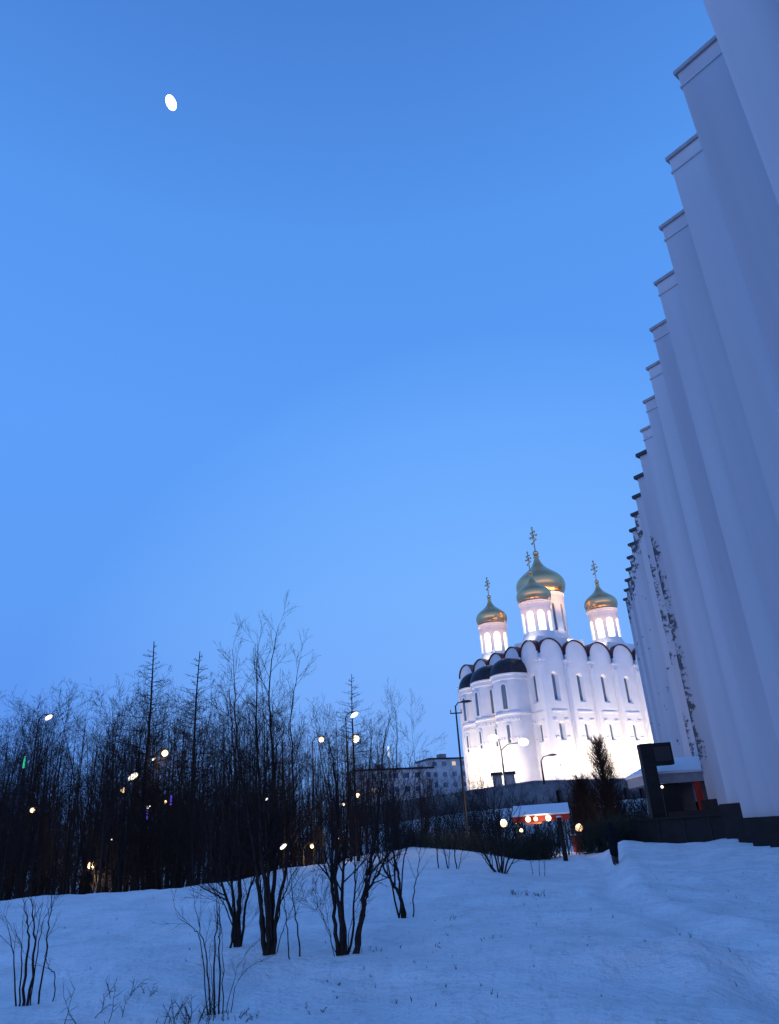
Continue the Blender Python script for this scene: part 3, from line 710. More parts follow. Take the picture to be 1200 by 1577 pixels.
PB = dict(PF, dens=5, bl=.9, n=[0, 5, 3, 0], lv=2, st0=.2, rmin=.004)
stem_tree('shrub', 'spreading bare shrub in front of the bright lamp', 'shrub', 33, (768, 1342),
    [([(768, 1342), (752, 1325), (738, 1290), (726, 1245)], .05), ([(770, 1342), (760, 1310), (750, 1270), (748, 1215)], .045), ([(772, 1342), (772, 1300), (770, 1250), (776, 1200)], .045),
     ([(775, 1340), (786, 1310), (796, 1270), (806, 1225)], .04), ([(776, 1338), (800, 1310), (826, 1290)], .03), ([(768, 1342), (750, 1328), (736, 1305), (722, 1280)], .03),
     ([(771, 1342), (766, 1310), (758, 1250), (764, 1190)], .03), ([(772, 1340), (780, 1290), (790, 1240), (790, 1200)], .03)], 37, dict(PB, bl=1.3), spread=.8)
stem_tree('shrub', 'small bare shrub of thin stems left of the lamp shrub', 'shrub', 35, (690, 1338),
    [([(690, 1338), (684, 1310), (672, 1280), (664, 1240)], .03), ([(690, 1336), (692, 1300), (690, 1250)], .022), ([(704, 1336), (700, 1305), (704, 1270), (700, 1215)], .03), ([(705, 1336), (712, 1310), (716, 1270)], .02), ([(676, 1336), (672, 1300), (670, 1250), (662, 1200)], .03)], 41, PB, spread=.6)
stem_tree('shrub', 'low thin shrub beside the signpost', 'shrub', 34, (826, 1334),
    [([(820, 1336), (814, 1310), (808, 1290)], .014), ([(829, 1332), (828, 1310), (824, 1285)], .014), ([(836, 1332), (840, 1310), (843, 1290)], .014)], 43, dict(PB, bl=.5), spread=.3)

# forest trees: a few kinds, copied
def forest_mesh(seed, H, kind):
    rng = random.Random(seed); tr = MB(); tw_ = MB()
    if kind == 'larch':
        pts = [Vector((0, 0, -.4))]; d = Vector((rng.uniform(-.03, .03), 0, 1)).normalized(); n_ = 14
        for i in range(n_): d = (d+Vector((rng.uniform(-.02, .02), rng.uniform(-.02, .02), 0))).normalized(); pts.append(pts[-1]+d*(H+.4)/n_)
        rad = [.11*(1-.9*i/n_)+.008 for i in range(n_+1)]; tr.tube(pts, rad, 6)
        nw = int(H*4.6)
        for k in range(nw):
            f_ = .12+.87*k/nw; i = min(int(f_*n_), n_-1); o_ = pts[i].lerp(pts[i+1], f_*n_-i)
            for j in range(rng.randint(2, 4)):
                a = rng.uniform(0, 6.283); ln = (1-f_)**.8*H*.30*rng.uniform(.5, 1.15)+.12
                nd = Vector((math.cos(a), math.sin(a), rng.uniform(-.05, .35))).normalized()
                grow(tw_, o_, nd, ln, .011+.008*(1-f_), 1, rng, dict(seg=[.3, .3, .25], wob=.12, up=.05, lv=2, n=[0, 6+int(ln*3), 0], st=[.2, .15], ang=[40, 50], rr=.6, lr=[.4, .34], rmin=.0085))
        return tr, tw_
    ns = {'birch': 1, 'multi': 4, 'thicket': 7}[kind]
    for s_ in range(ns):
        a = rng.uniform(0, 6.283); le = {'birch': .04, 'multi': .16, 'thicket': .22}[kind]*rng.uniform(.3, 1.2)
        d = Vector((math.cos(a)*le, math.sin(a)*le, 1)).normalized(); h = H*rng.uniform(.72, 1)
        P = dict(seg=[.7, .4, .3, .25], wob=.09, up=.05, lv=3, n=[int(h*{'birch': 3.4, 'multi': 2.0, 'thicket': 1.5}[kind]), 8, 5], st=[.16, .12, .15], ang=[40, 38, 38], rr=.5, lr=[.30, .45, .5], rmin=.0042, taper=.07)
        r = {'birch': .075, 'multi': .05, 'thicket': .032}[kind]
        t1 = MB(); st_ = random.Random(seed*31+s_)
        base = Vector((math.cos(a)*.12*ns*.3, math.sin(a)*.12*ns*.3, -.4))
        grow(t1, base, d, h+.4, r, 0, st_, P)
        k = 0
        # first tube is the stem: keep it as the trunk
        nst = max(3, min(14, int((h+.4)/.7))); side = 6
        nv = (nst+1)*side; nf = nst*side
        tr.add(t1.v[:nv], t1.f[:nf], 0, True)
        tw_.add(t1.v[nv:], [tuple(i-nv for i in f) for f in t1.f[nf:]], 0, True)
    return tr, tw_
protos = {}
def proto(key, seed, H, kind):
    tr, tw_ = forest_mesh(seed, H, kind)
    a = tr.build('trunk', BARK); b_ = tw_.build('crown', TWIG)
    C.objects.unlink(a); C.objects.unlink(b_); protos[key] = (a, b_, H)
for i in range(3): proto('birch%d' % i, 50+i, 8, 'birch')
for i in range(4): proto('multi%d' % i, 60+i, 7, 'multi')
for i in range(3): proto('thicket%d' % i, 70+i, 5, 'thicket')
for i in range(2): proto('larch%d' % i, 80+i, 11, 'larch')
def plant(name, key, p, H, rz, label, cat, group=None):
    a, b_, h0 = protos[key]; k = H/h0
    root = empty(name, p, rz); root.scale = (k, k, k); tag(root, label, cat, group)
    for s_ in (a, b_):
        c_ = s_.copy(); C.objects.link(c_); c_.parent = root
    return root
rng = random.Random(99)
def top_h(x_, y_top, d):     # height a tree needs at photo column x_ to reach photo row y_top
    p = px(x_, y_top, d); g_ = onground(p); return g_, p.z-g_.z
# outline of the wood against the sky in the photo (column, top row)
SK = [(-30, 1075), (35, 1075), (90, 1062), (150, 1072), (200, 1052), (250, 1050), (300, 1060), (340, 1075), (380, 1050), (430, 1075), (470, 1085), (510, 1070), (560, 1085), (600, 1110), (640, 1150), (660, 1180), (720, 1220)]
cnt = 0
for row, (d0, d1, x0_, x1_, step, low) in enumerate(((37, 43, -40, 480, 24, 12), (45, 54, -45, 600, 17, 4), (58, 72, -50, 650, 17, 0))):
    x = x0_
    while x < x1_:
        xx = x+rng.uniform(-7, 7); d = rng.uniform(d0, d1)
        if xx > 340 and row == 0: d += 12
        yt = np.interp(xx, [s_[0] for s_ in SK], [s_[1] for s_ in SK])+abs(rng.gauss(0, 36))+low
        g_, H = top_h(xx, yt, d)
        key = rng.choice(['birch0', 'birch1', 'birch2', 'multi0', 'multi1', 'multi2', 'multi3', 'thicket0', 'thicket1', 'thicket2'])
        if H > 2:
            kd = 'single-stemmed' if 'birch' in key else ('many-stemmed' if 'multi' in key else 'thin twiggy')
            sec = 'left of the tallest larch' if xx < 237 else ('between the two left larches' if xx < 307 else ('between the second larch and the V-shaped tree' if xx < 500 else 'in front of the long grey block'))
            plant('birch_tree' if 'birch' in key else 'bare_tree', key, g_, H, rng.uniform(0, 6.28), '%s bare tree of the wood, %s' % (kd, sec), 'tree', '%s trees of the wood %s' % (kd, sec)); cnt += 1
        x += step
for x_, yt, d, key, lab in ((237, 985, 40, 'larch0', 'tallest larch, its straight spire leaning right above the left wood'), (307, 1003, 41, 'larch1', 'second larch rising above the wood with level side branches'), (541, 1038, 44, 'larch1', 'pointed larch with tiered branches beside two stacked street lights')):
    g_, H = top_h(x_, yt, d); 
    plant('larch_tree', key, g_, H, 1.0, lab, 'larch')
# far-off wood behind, one mass
mbf = MB(); rf_ = random.Random(3)
for k in range(250):
    near = k < 90
    xx = rf_.uniform(-80, 640 if near else 740); d = rf_.uniform(55, 85) if near else rf_.uniform(90, 150)
    g_, H = top_h(xx, rf_.uniform(1210, 1300) if near else rf_.uniform(1170, 1235), d)
    key = rf_.choice(['multi0', 'thicket0', 'thicket1']); me = protos[key][1].data; s_ = max(2.5, H)/protos[key][2]; a = rf_.uniform(0, 6.28)
    if k == 0: pass
    ca_, sa_ = math.cos(a)*s_, math.sin(a)*s_
    vv = np.empty(len(me.vertices)*3); me.vertices.foreach_get('co', vv); vv = vv.reshape(-1, 3)
    if not hasattr(mbf, 'cache'): mbf.cache = {}
    if key not in mbf.cache: mbf.cache[key] = [tuple(p.vertices) for p in me.polygons]
    W_ = np.column_stack([vv[:, 0]*ca_-vv[:, 1]*sa_+g_.x, vv[:, 0]*sa_+vv[:, 1]*ca_+g_.y, vv[:, 2]*s_+g_.z])
    sel = mbf.cache[key]
    mbf.add(W_.tolist(), sel, 0, False)
tag(mbf.build('distant_wood', TWIG), 'dark far-off wood behind the nearer bare trees', 'woodland', kind='stuff')

# shrubs in front of the podium and the tall columnar poplar
for (x_, yt, d, key, lab) in ((745, 1160, 140, 'thicket1', 'pale lit bush at the left foot of the cathedral'),):
    g_, H = top_h(x_, yt, d); plant('bush', key, g_, H, .4, lab, 'bush')
gs = [(645, 1235, 80), (668, 1240, 84), (690, 1245, 78), (712, 1238, 86), (735, 1240, 80), (758, 1238, 88), (700, 1215, 110), (730, 1222, 120), (760, 1215, 118), (790, 1218, 112), (815, 1225, 120), (865, 1195, 105), (885, 1185, 100), (955, 1190, 100), (975, 1205, 92), (940, 1200, 88), (1000, 1215, 90), (900, 1215, 85), (850, 1235, 90), (1020, 1225, 80)]
for x_, yt, d in gs:
    g_, H = top_h(x_, yt, d); k = rng.choice(['thicket0', 'thicket1', 'thicket2', 'multi2'])
    sc_ = 'left of the spreading shrub' if x_ < 740 else ('behind the red fronted shelter' if x_ < 862 else 'around the tall narrow tree')
    plant('bush', k, g_, H, rng.uniform(0, 6), 'dark bare bush below the cathedral podium, %s' % sc_, 'bush', 'podium bushes '+sc_)
def poplar(name, label, x_, yt, d, seed, wd):
    rng = random.Random(seed); g_, H = top_h(x_, yt, d); root = empty(name, g_); tag(root, label, 'tree')
    tr = MB(); tr.tube([(0, 0, -.3), (0.05, 0, H*.5), (0, 0, H*.97)], [.16, .09, .015], 8); tr.build('trunk', BARK, root)
    tw_ = MB()
    for k in range(430):
        f_ = rng.random()**1.15*.95; a = rng.uniform(0, 6.283); o_ = Vector((0, 0, H*f_))
        ln = (wd*(1-f_)**.75*1.5+.35)*rng.uniform(.5, 1.15); up_ = rng.uniform(.7, 2.2)
        grow(tw_, o_, Vector((math.cos(a), math.sin(a), up_)).normalized(), ln, .022, 1, rng, dict(seg=[.4, .4, .3], wob=.12, up=.09, lv=3, n=[0, 5, 3, 0], st=[.2, .15, .2], ang=[30, 30, 34], rr=.55, lr=[.5, .5, .5], rmin=.008))
    tw_.build('crown', TWIG, root)
poplar('poplar_tree', 'tall narrow dark tree rising in front of the floodlit wall', 919, 1136, 62, 5, 2.1)
poplar('poplar_tree', 'shorter dark bushy tree at the left foot of the tall narrow one', 893, 1200, 64, 6, 2.0)

# snow-bank hedge left of the signpost
def hedge(name, label, path, hgt, wid, seed, dens):
    rng = random.Random(seed); mb = MB(); Lh = sum((path[i+1]-path[i]).length for i in range(len(path)-1))
    for k in range(int(Lh*dens)):
        f_ = rng.random()*(len(path)-1); i = int(f_); p = path[i].lerp(path[i+1], f_-i)
        o_ = onground((p.x+rng.gauss(0, wid*.4), p.y+rng.gauss(0, wid*.4)), -.05)
        a = rng.uniform(0, 6.283)
        grow(mb, o_, Vector((math.cos(a)*.5, math.sin(a)*.5, 1)).normalized(), hgt*rng.uniform(.6, 1.1), .018, 1, rng, dict(seg=[.3, .25, .2], wob=.25, up=.03, lv=2, n=[0, 9, 0], st=[.2, .08], ang=[30, 45], rr=.6, lr=[.5, .5], rmin=.010))
    o = mb.build(name, HEDGE); return tag(o, label, 'hedge')
hedge('hedge', 'long low dark hedge behind the snow crest in the middle distance', [pol(-1, 64), pol(3, 56), pol(6.5, 50), pol(8.6, 47)], 1.35, 1.3, 1, 34)
hedge('hedge', 'rounded dark clipped bush under the red fronted roof', [pol(8.9, 47), pol(9.7, 47)], 1.75, 1.0, 2, 150)
hedge('hedge', 'dark scrub hedge to the left of the walking person', [pol(12.3, 50), pol(13.8, 52), pol(16, 55)], 2.0, 1.4, 4, 60)

def thicket(name, label, path, hgt, wid, seed, dens):
    rng = random.Random(seed); mb = MB(); Lh = sum((path[i+1]-path[i]).length for i in range(len(path)-1))
    for k in range(int(Lh*dens)):
        f_ = rng.random()*(len(path)-1); i = int(f_); p = path[i].lerp(path[i+1], f_-i)
        o_ = onground((p.x+rng.gauss(0, wid*.4), p.y+rng.gauss(0, wid*.4)), -.1); a = rng.uniform(0, 6.283)
        grow(mb, o_, Vector((math.cos(a)*.3, math.sin(a)*.3, 1)).normalized(), hgt*rng.uniform(.55, 1.15), .035, 1, rng, dict(seg=[.6, .5, .4], wob=.14, up=.04, lv=3, n=[0, 9, 3, 0], st=[.2, .12, .2], ang=[30, 38, 35], rr=.55, lr=[.5, .45, .5], rmin=.012))
    return tag(mb.build(name, TWIG), label, 'thicket', kind='stuff')
thicket('scrub', 'tangled dark scrub on the slope below the podium', [pol(-2, 92), pol(3, 84), pol(7, 80), pol(10.3, 82)], 4.2, 6, 21, 13)
thicket('scrub', 'tangled dark scrub between the tall narrow tree and the porch', [pol(13.2, 84), pol(15.5, 80), pol(18, 84)], 4.2, 5, 22, 16)

for q_, (a0_, a1_) in enumerate(((-42, -22.6), (-20.6, -13), (-13, -5.5))):
    thicket('scrub', 'low black undergrowth at the foot of the wood, %s' % ('left of the yellow lamp', 'right of the yellow lamp', 'behind the clustered trees')[q_],
            [pol(a0_+(a1_-a0_)*k/4, 43+3*q_) for k in range(5)], 2.3, 3.2, 31+q_, 16)
# ------------------------------------------------------------------ street lamps
def point(p, power, col=(1, .74, .45), r=.15):
    ld = bpy.data.lights.new('lamp_light', 'POINT'); ld.energy = power; ld.color = col; ld.shadow_soft_size = r
    o = bpy.data.objects.new('lamp_light', ld); C.objects.link(o); return o
def street_lamp(label, hx, hy, d, rpx, warm=True, light=0, off=None, arm=.5, group=None, flat=.55, tall=True):
    if d < 43: d += 5
    h = px(hx, hy, d); g_ = onground((h.x-arm, h.y)); root = empty('street_lamp', g_); tag(root, label, 'street lamp', group)
    hz = h.z-g_.z; 
    mb = MB(); mb.tube([(0, 0, -.3), (0, 0, hz*.6), (0, 0, hz-.1)], [.05, .04, .028], 8); mb.build('pole', BARK, root)
    mb = MB(); mb.tube([(0, 0, hz-.1), (arm*.35, 0, hz+.14), (arm, 0, hz+.16)], .022, 6); mb.build('arm', BARK, root)
    r = rpx*.72*d/F_PX
    mb = MB(); mb.ball((0, 0, 0), r, 10, 0, (1.05, 1, 1) if warm else (1.6, 1, .75)); o_ = mb.build('light', WARM if warm else COOL, root); o_.location = (arm, 0, hz); o_.rotation_euler = (0, 0 if warm else -.55, 0)
    mb = MB(); mb.box(arm-.2, arm+.22, -.09, .09, hz+r+.003, hz+r+.05); mb.build('hood', DARK, root)
    if light: l = point((0, 0, 0), light); l.parent = root; l.location = (arm, -.4, hz-.3-r)
    return root
lamps = [
 (436, 1304, 44, 4.5, False, 0, 'left one of the two low white lamps just above the snow crest'),
 (481, 1303, 45, 4, True, 120, 'right one of the two low lamps just above the snow crest'),
 (75, 1105, 37, 4.5, False, 0, 'lone white street lamp high among the treetops at the far left'),
 (254, 1160, 36, 6, True, 40, 'round warm street lamp in the left wood below the tallest larch'),
 (205, 1196, 36.5, 6.5, False, 0, 'large white street lamp left of the round warm one'),
 (190, 1217, 37.5, 4.5, True, 0, 'smaller lamp directly below the large white one'),
 (237, 1169, 40, 2.5, False, 0, 'faint tiny lamp just left of the round warm one'),
 (50, 1248, 36, 4, True, 0, 'small round lamp low at the far left edge'),
 (495, 1139, 44, 5, True, 50, 'warm street lamp left of the stacked pair'),
 (546, 1101, 43, 5.5, False, 0, 'upper white lamp of the stacked pair beside the larch'),
 (548, 1138, 42, 7, True, 120, 'lower bright warm lamp of the stacked pair beside the larch'),
 (551, 1225, 46, 4, True, 0, 'small warm lamp below the stacked pair'),
 (529, 1239, 50, 2.5, True, 0, 'tiny warm lamp left of the small one below the pair'),
 (228, 1243, 38, 3, False, 0, 'tiny lamp above the violet lights in the left wood'),
 (255, 1235, 39, 2.5, True, 0, 'tiny yellowish lamp left of the tall violet light'),
 (410, 1231, 50, 2.5, False, 0, 'faint white lamp behind the tallest clustered tree'),
 (171, 1294, 42, 2, False, 0, 'very small white lamp low in the left wood'),
 (520, 1291, 50, 2.5, True, 0, 'tiny orange lamp low behind the V-shaped tree'),
]
for hx, hy, d, r_, wm_, li, lab in lamps: street_lamp(lab, hx, hy, d, r_, wm_, li)
street_lamp('low bright yellow lamp lighting the snow behind the left bank', 141, 1333, 46, 6.5, True, 240, arm=.3)
# violet and green light strings far behind
for (x_, y0_, y1_, mt, lab) in ((263, 1225, 1240, VIOL, 'tall violet decorative light in the wood'), (226, 1248, 1262, VIOL, 'short violet decorative light under the tiny lamp'), (36, 1165, 1183, GREENL, 'green light at the very left edge of the wood')):
    a = px(x_, y0_, 44); b_ = px(x_, y1_, 44); g_ = onground(b_); root = empty('decorative_light', g_); tag(root, lab, 'light')
    mb = MB(); mb.tube([(0, 0, b_.z-g_.z), (0, 0, a.z-g_.z)], .05, 6); mb.build('light_tube', mt, root)
    mb = MB(); mb.tube([(0, 0, -.2), (0, 0, b_.z-g_.z-.01)], .03, 6); mb.build('pole', BARK, root)
# white tube light on a mast
a = px(599, 1150, 90); b_ = px(599, 1166, 90); g_ = onground(b_); root = empty('mast_light', g_); tag(root, 'slim mast with a white vertical light above the long roof', 'light mast')
mb = MB(); mb.tube([(0, 0, 0), (0, 0, b_.z-g_.z)], .06, 6); mb.build('mast', POLE, root)
mb = MB(); mb.tube([(0, 0, b_.z-g_.z+.003), (0, 0, a.z-g_.z)], .13, 6); mb.build('light_tube', mat('white_tube', (1, 1, 1), emis=(.85, .95, 1), estr=.9), root)
# globe lamps round the square
def globe(label, x_, y_, d, r_, power, col=(1, .72, .42)):
    h = px(x_, y_, d); g_ = onground(h); root = empty('globe_lamp', g_); tag(root, label, 'lamp'); hz = h.z-g_.z; r = r_*d/F_PX
    mb = MB(); mb.tube([(0, 0, -.3), (0, 0, hz-r)], [.05, .035], 8); mb.build('pole', DARK, root)
    mb = MB(); mb.ball((0, 0, hz), r, 12); mb.build('globe', WARM, root)
    mb = MB(); mb.tube([(0, 0, hz-r-.08), (0, 0, hz-r*.85)], [.05, .09], 8); mb.build('holder', DARK, root)
    if power: l = point((0, 0, 0), power, col); l.parent = root; l.location = (0, -.2, hz+r+.25)
globe('brightest warm globe lamp seen through the spreading shrub', 776, 1268, 56, 5, 420)
globe('single warm globe lamp on the lit path right of the signpost', 892, 1275, 60, 5, 35)
globe('tiny white globe lamp low beside the hedge', 803, 1279, 58, 2.5, 0)

# red fronted shelter roof with three lamps
kb = px(838, 1262, 52); ks = empty('market_shelter', onground(kb), math.radians(-9)); kz = kb.z-ks.location.z
tag(ks, 'snow roofed shelter with a red front edge and three hanging lamps', 'shelter')
mb = MB(); mb.box(-1.95, 1.6, -.05, .12, kz-.10, kz+.24); mb.build('red_fascia', REDL, ks)
mb = MB(); mb.add([(-2.0, -.12, kz+.25), (1.65, -.12, kz+.25), (1.75, 3.2, kz+.8), (-2.0, 3.2, kz+.8), (-2.0, -.12, kz+.34), (1.65, -.12, kz+.34), (1.75, 3.2, kz+1.0), (-2.0, 3.2, kz+1.0)],
    [(3, 2, 1, 0), (4, 5, 6, 7), (0, 1, 5, 4), (1, 2, 6, 5), (2, 3, 7, 6), (3, 0, 4, 7)]); mb.build('snow_roof', SNOWR, ks)
for xx, r_ in ((-1.0, .17), (-.52, .13), (.28, .18)):
    mb = MB(); mb.ball((xx, -.28, kz+.06), r_, 10); mb.build('hanging_lamp', WARM, ks)
for xx, mt in ((-1.8, GREENL), (-.9, VIOL)):
    mb = MB(); mb.box(xx-.22, xx+.22, -.14, -.053, kz-.36, kz-.24); mb.build('small_sign', mat('dull_sign', (.06, .16, .10) if mt == GREENL else (.07, .06, .25), .6), ks)
mb = MB(); mb.box(-1.2, -.15, -.14, -.053, kz-.24, kz-.13); mb.build('small_sign', mat('orange_sign', (.30, .10, .04), .6), ks)
for xx in (-1.8, 1.35):
    mb = MB(); mb.tube([(xx, 2.9, -.2), (xx, 2.9, kz+.7)], .06, 8); mb.build('post', DARK, ks)
l = point((0, 0, 0), 45); l.parent = ks; l.location = (-.2, -.7, kz-.1)
# dark wooden post in front
bb = px(872, 1326, 44); bp = onground(bb); tt = px(861, 1259, 44)
sg = empty('wooden_post', bp); tag(sg, 'thick dark leaning post standing in front of the shelter', 'post')
mb = MB(); v_ = tt-bp; mb.tube([(0, 0, -.3), (v_.x, v_.y, v_.z)], [.13, .11], 8); mb.build('post', BARK, sg)
mb = MB(); mb.tube([(v_.x, v_.y, v_.z+.004), (v_.x*1.01, v_.y, v_.z+.08)], [.17, .12], 8); mb.build('snow_cap', SNOWR, sg)
bb = px(824, 1304, 48); bp = onground(bb); sg = empty('short_post', bp); tag(sg, 'short dark post left of the thick leaning post', 'post')
mb = MB(); mb.box(-.13, .13, -.13, .13, -.2, 1.3); mb.build('post', BARK, sg)
mb = MB(); mb.box(-.16, .16, -.16, .16, 1.303, 1.38); mb.build('cap', DARK, sg)
# red bin by the path lamp
bb = px(888, 1290, 58); bp = onground(bb); sg = empty('red_booth', bp, .2); tag(sg, 'small red booth under the path lamp', 'booth'); hz = bb.z-bp.z
mb = MB(); mb.box(-.25, .25, -.25, .25, -.1, hz+.15); mb.build('body', REDL, sg)
mb = MB(); mb.box(-.30, .30, -.3, .3, hz+.153, hz+.22); mb.build('roof', SNOWR, sg)

# unlit lamp posts and the tall pole
def lamp_post(label, base, top, d, head, rad=.10, lit=False, cross_=None):
    b0 = px(*base, d); g_ = onground(b0) if base[1] > 1215 else b0; t_ = px(*top, d); root = empty('lamp_post', g_); tag(root, label, 'lamp post'); v_ = t_-g_
    v_.x = v_.x*.15 if abs(v_.x) < 1.5 else v_.x*.4
    mb = MB(); mb.tube([(0, 0, -.3), (v_.x*.5, 0, v_.z*.5), (v_.x, 0, v_.z)], [rad, rad*.8, rad*.55], 8); mb.build('pole', POLE if lit else DARK, root)
    for (hx, hy) in head:
        q = px(hx, hy, d)-g_; mb = MB(); mid = Vector((v_.x+(q.x-v_.x)*.35, 0, v_.z+(q.z-v_.z)*.85)); mb.tube([(v_.x, 0, v_.z-.05), mid, (q.x, 0, q.z)], rad*.45, 6); mb.build('arm', POLE if lit else DARK, root)
        s_ = rad*2.2; sg_ = 1 if q.x > v_.x else -1
        mb = MB(); mb.ball((q.x+sg_*s_*1.2, 0, q.z+.03), s_, 8, 0, (2.0, .8, .45) if not lit else (2.2, 1.6, 1.6)); mb.build('lamp_head', COOL if lit else DARK, root)
    if cross_:
        mb = MB(); mb.box(v_.x-.45, v_.x+.45, -.05, .05, v_.z-cross_, v_.z-cross_+.08)
        for s_ in (-1, 0, 1): mb.box(v_.x+s_*.4-.03, v_.x+s_*.4+.03, -.04, .04, v_.z-cross_+.083, v_.z-cross_+.3)
        mb.build('crossarm', DARK, root)
    return root
lamp_post('tall dark pole with a crossarm and lamp head left of the cathedral', (722, 1300), (700, 1087), 58, [(713, 1081)], .10, False, .6)
lamp_post('dark unlit lamp post in front of the bright wall', (838, 1205), (832, 1172), 120, [(847, 1163)], .16)
lp = lamp_post('pale double armed lamp post with two glowing heads before the cathedral', (779, 1212), (770, 1155), 125, [(764, 1137), (803, 1143)], .17, True)

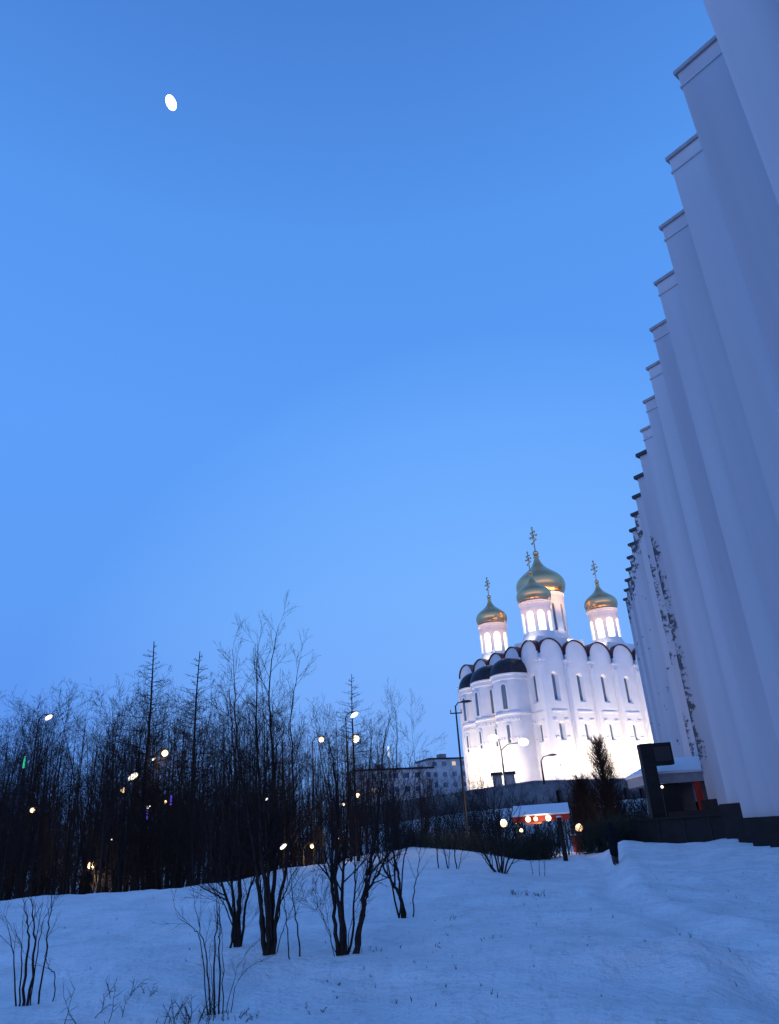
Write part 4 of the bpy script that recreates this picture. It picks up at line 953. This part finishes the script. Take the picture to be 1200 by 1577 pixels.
# ------------------------------------------------------------------ walking person
def person(p, rz, H=1.72):
    root = empty('person', p, rz); tag(root, 'person in a long dark hooded coat walking across the snow', 'person')
    k = H/1.72
    J = {'pel': (0, 0, .95), 'spine': (0, .01, 1.12), 'chest': (0, .02, 1.30), 'neck': (0, .0, 1.47), 'head': (0, -.02, 1.60),
         'hl': (-.09, 0, .90), 'kl': (-.08, -.10, .50), 'al': (-.06, .02, .10), 'tl': (-.06, -.12, .05),
         'hr': (.09, 0, .90), 'kr': (.07, .00, .50), 'ar': (.05, .20, .14), 'tr': (.05, .08, .04),
         'sl': (-.17, .02, 1.40), 'el': (-.23, .08, 1.13), 'wl': (-.20, -.02, .90), 'fl': (-.19, -.05, .82),
         'sr': (.17, .02, 1.40), 'er': (.23, .02, 1.13), 'wr': (.21, -.10, .92), 'fr': (.20, -.13, .85)}
    Rd = {'pel': .135, 'spine': .13, 'chest': .15, 'neck': .06, 'head': .09, 'hl': .09, 'kl': .06, 'al': .045, 'tl': .04, 'hr': .09, 'kr': .06, 'ar': .045, 'tr': .04,
          'sl': .065, 'el': .05, 'wl': .035, 'fl': .03, 'sr': .065, 'er': .05, 'wr': .035, 'fr': .03}
    Ed = [('pel', 'spine'), ('spine', 'chest'), ('chest', 'neck'), ('neck', 'head'), ('pel', 'hl'), ('hl', 'kl'), ('kl', 'al'), ('al', 'tl'), ('pel', 'hr'), ('hr', 'kr'), ('kr', 'ar'), ('ar', 'tr'),
          ('chest', 'sl'), ('sl', 'el'), ('el', 'wl'), ('wl', 'fl'), ('chest', 'sr'), ('sr', 'er'), ('er', 'wr'), ('wr', 'fr')]
    def skin(name, keys, edges, grow_, mt):
        me = bpy.data.meshes.new(name); idx = {q: i for i, q in enumerate(keys)}
        me.from_pydata([tuple(c*k for c in J[q]) for q in keys], [(idx[a], idx[b_]) for a, b_ in edges], [])
        o = bpy.data.objects.new(name, me); C.objects.link(o); o.parent = root
        sm = o.modifiers.new('skin', 'SKIN'); o.modifiers.new('sub', 'SUBSURF').levels = 2; o.modifiers[-1].render_levels = 2
        for i, q in enumerate(keys): v = me.skin_vertices[0].data[i]; v.radius = ((Rd[q]+grow_)*k,)*2; v.use_root = (i == 0)
        dg = bpy.context.evaluated_depsgraph_get(); me2 = bpy.data.meshes.new_from_object(o.evaluated_get(dg)); o.modifiers.clear(); o.data = me2; bpy.data.meshes.remove(me)
        me2.materials.clear(); me2.materials.append(mt); [setattr(q, 'use_smooth', True) for q in me2.polygons]
        return o
    skin('body', list(J), Ed, 0, SKIN)
    mb = MB()   # coat: flared shell following the torso down to the calves
    prof = [(.12, .38, .04), (.155, .40, .04), (.175, .70, .03), (.185, .95, .01), (.17, 1.15, .01), (.19, 1.32, .015), (.185, 1.42, .01), (.10, 1.50, 0), (.07, 1.53, 0)]
    n_ = 24; vs = [(r_*1.12*math.cos(2*math.pi*j/n_)*k, (oy+r_*.78*math.sin(2*math.pi*j/n_)*(1+.04*math.sin(5*2*math.pi*j/n_)))*k, z*k) for r_, z, oy in prof for j in range(n_)]
    mb.add(vs, [(i*n_+j, i*n_+(j+1) % n_, (i+1)*n_+(j+1) % n_, (i+1)*n_+j) for i in range(len(prof)-1) for j in range(n_)], 0, True)
    for s_ in ('l', 'r'): mb.tube([Vector(J['s'+s_])*k, Vector(J['e'+s_])*k, Vector(J['w'+s_])*k], [.085*k, .07*k, .055*k], 10)
    for s_ in ('l', 'r'): mb.ball(Vector(J['s'+s_])*k, .088*k, 10)
    mb.build('coat', COAT, root)
    for s_ in ('l', 'r'):
        mb_2 = MB(); mb_2.tube([Vector(J['h'+s_])*k, Vector(J['k'+s_])*k, Vector(J['a'+s_])*k+Vector((0, 0, .12*k))], [.10*k, .085*k, .078*k], 12); mb_2.build('trouser_leg', TROUS, root)
    mb = MB(); mb.ball((0, .015*k, 1.61*k), .125*k, 14, 0, (.95, 1.0, 1.12)); mb.tube([(0, .03*k, 1.44*k), (0, .03*k, 1.54*k)], [.13*k, .115*k], 12); mb.build('hood', COAT, root)
    for s_ in ('l', 'r'):
        mb = MB(); a_ = Vector(J['a'+s_])*k; t_ = Vector(J['t'+s_])*k; mb.tube([a_+Vector((0, 0, .22*k)), a_, a_.lerp(t_, .5)-Vector((0, 0, .03)), t_-Vector((0, .03, .01))], [.085*k, .072*k, .062*k, .045*k], 10); mb.build('boot', BOOT, root)
        mb = MB(); f_ = Vector(J['f'+s_])*k; w_ = Vector(J['w'+s_])*k
        mb.ball(f_, .042*k, 8, 0, (.6, 1, 1.2))
        for q in range(4): mb.tube([f_+Vector((0, -.03+.018*q, -.03))*k, f_+Vector((.01, -.03+.018*q, -.075))*k, f_+Vector((.018, -.02+.014*q, -.10+.006*abs(q-1.5)))*k], [.011*k, .010*k, .008*k], 6)
        mb.tube([f_+Vector((0, -.04, .01))*k, f_+Vector((.005, -.062, -.03))*k], [.012*k, .009*k], 6); mb.build('glove', COAT, root)
    return root
pp = px(950, 1336, 37.5); person(onground(pp), math.radians(160), 1.74)

# ------------------------------------------------------------------ dry stalks poking through the snow
mb = MB(); rs = random.Random(8)
cl = [(300, 1535, 9.8, 14, .22), (285, 1532, 10, 12, .25), (372, 1533, 9.9, 10, .12), (800, 1378, 22, 16, .18), (830, 1380, 22, 12, .15), (190, 1500, 11.5, 8, .25), (755, 1455, 14, 5, .08), (670, 1448, 14, 5, .07), (900, 1470, 13, 3, .06), (520, 1512, 11.2, 6, .08), (700, 1405, 18, 6, .10), (120, 1535, 10.5, 3, .4), (170, 1530, 10.5, 2, .5), (400, 1540, 9.8, 5, .08), (480, 1530, 10, 4, .1), (560, 1452, 14, 8, .1)]
for x_, y_, d, n_, h_ in cl:
    c_ = px(x_, y_, d)
    for k in range(n_):
        p = onground((c_.x+rs.gauss(0, .14), c_.y+rs.gauss(0, .2)), -.03); a = rs.uniform(0, 6.28)
        grow(mb, p, Vector((math.cos(a)*.6, math.sin(a)*.6, 1)).normalized(), h_*rs.uniform(.5, 1.3), .006, 1, rs, dict(seg=[.08, .08, .06], wob=.25, up=-.02, lv=2, n=[0, 4, 0], st=[.2, .2], ang=[40, 45], rr=.7, lr=[.5, .5], rmin=.0035))
for k in range(150):
    x_ = rs.uniform(-20, 1150); d = 9+rs.random()**1.5*22; a = (x_-600)/1241
    p = onground((math.sin(a)*d, math.cos(a)*d), -.02)
    for q in range(rs.randint(1, 3)):
        b_ = rs.uniform(0, 6.28); l_ = rs.uniform(.02, .08); mb.tube([p, p+Vector((math.cos(b_)*l_*.15, math.sin(b_)*l_*.15, l_*.6)), p+Vector((math.cos(b_)*l_*.35, math.sin(b_)*l_*.35, l_))], [.005, .004, .002], 3)
tag(mb.build('dry_stalks', LEAF), 'dry weed stalks poking through the snow', 'dead grass', kind='stuff')
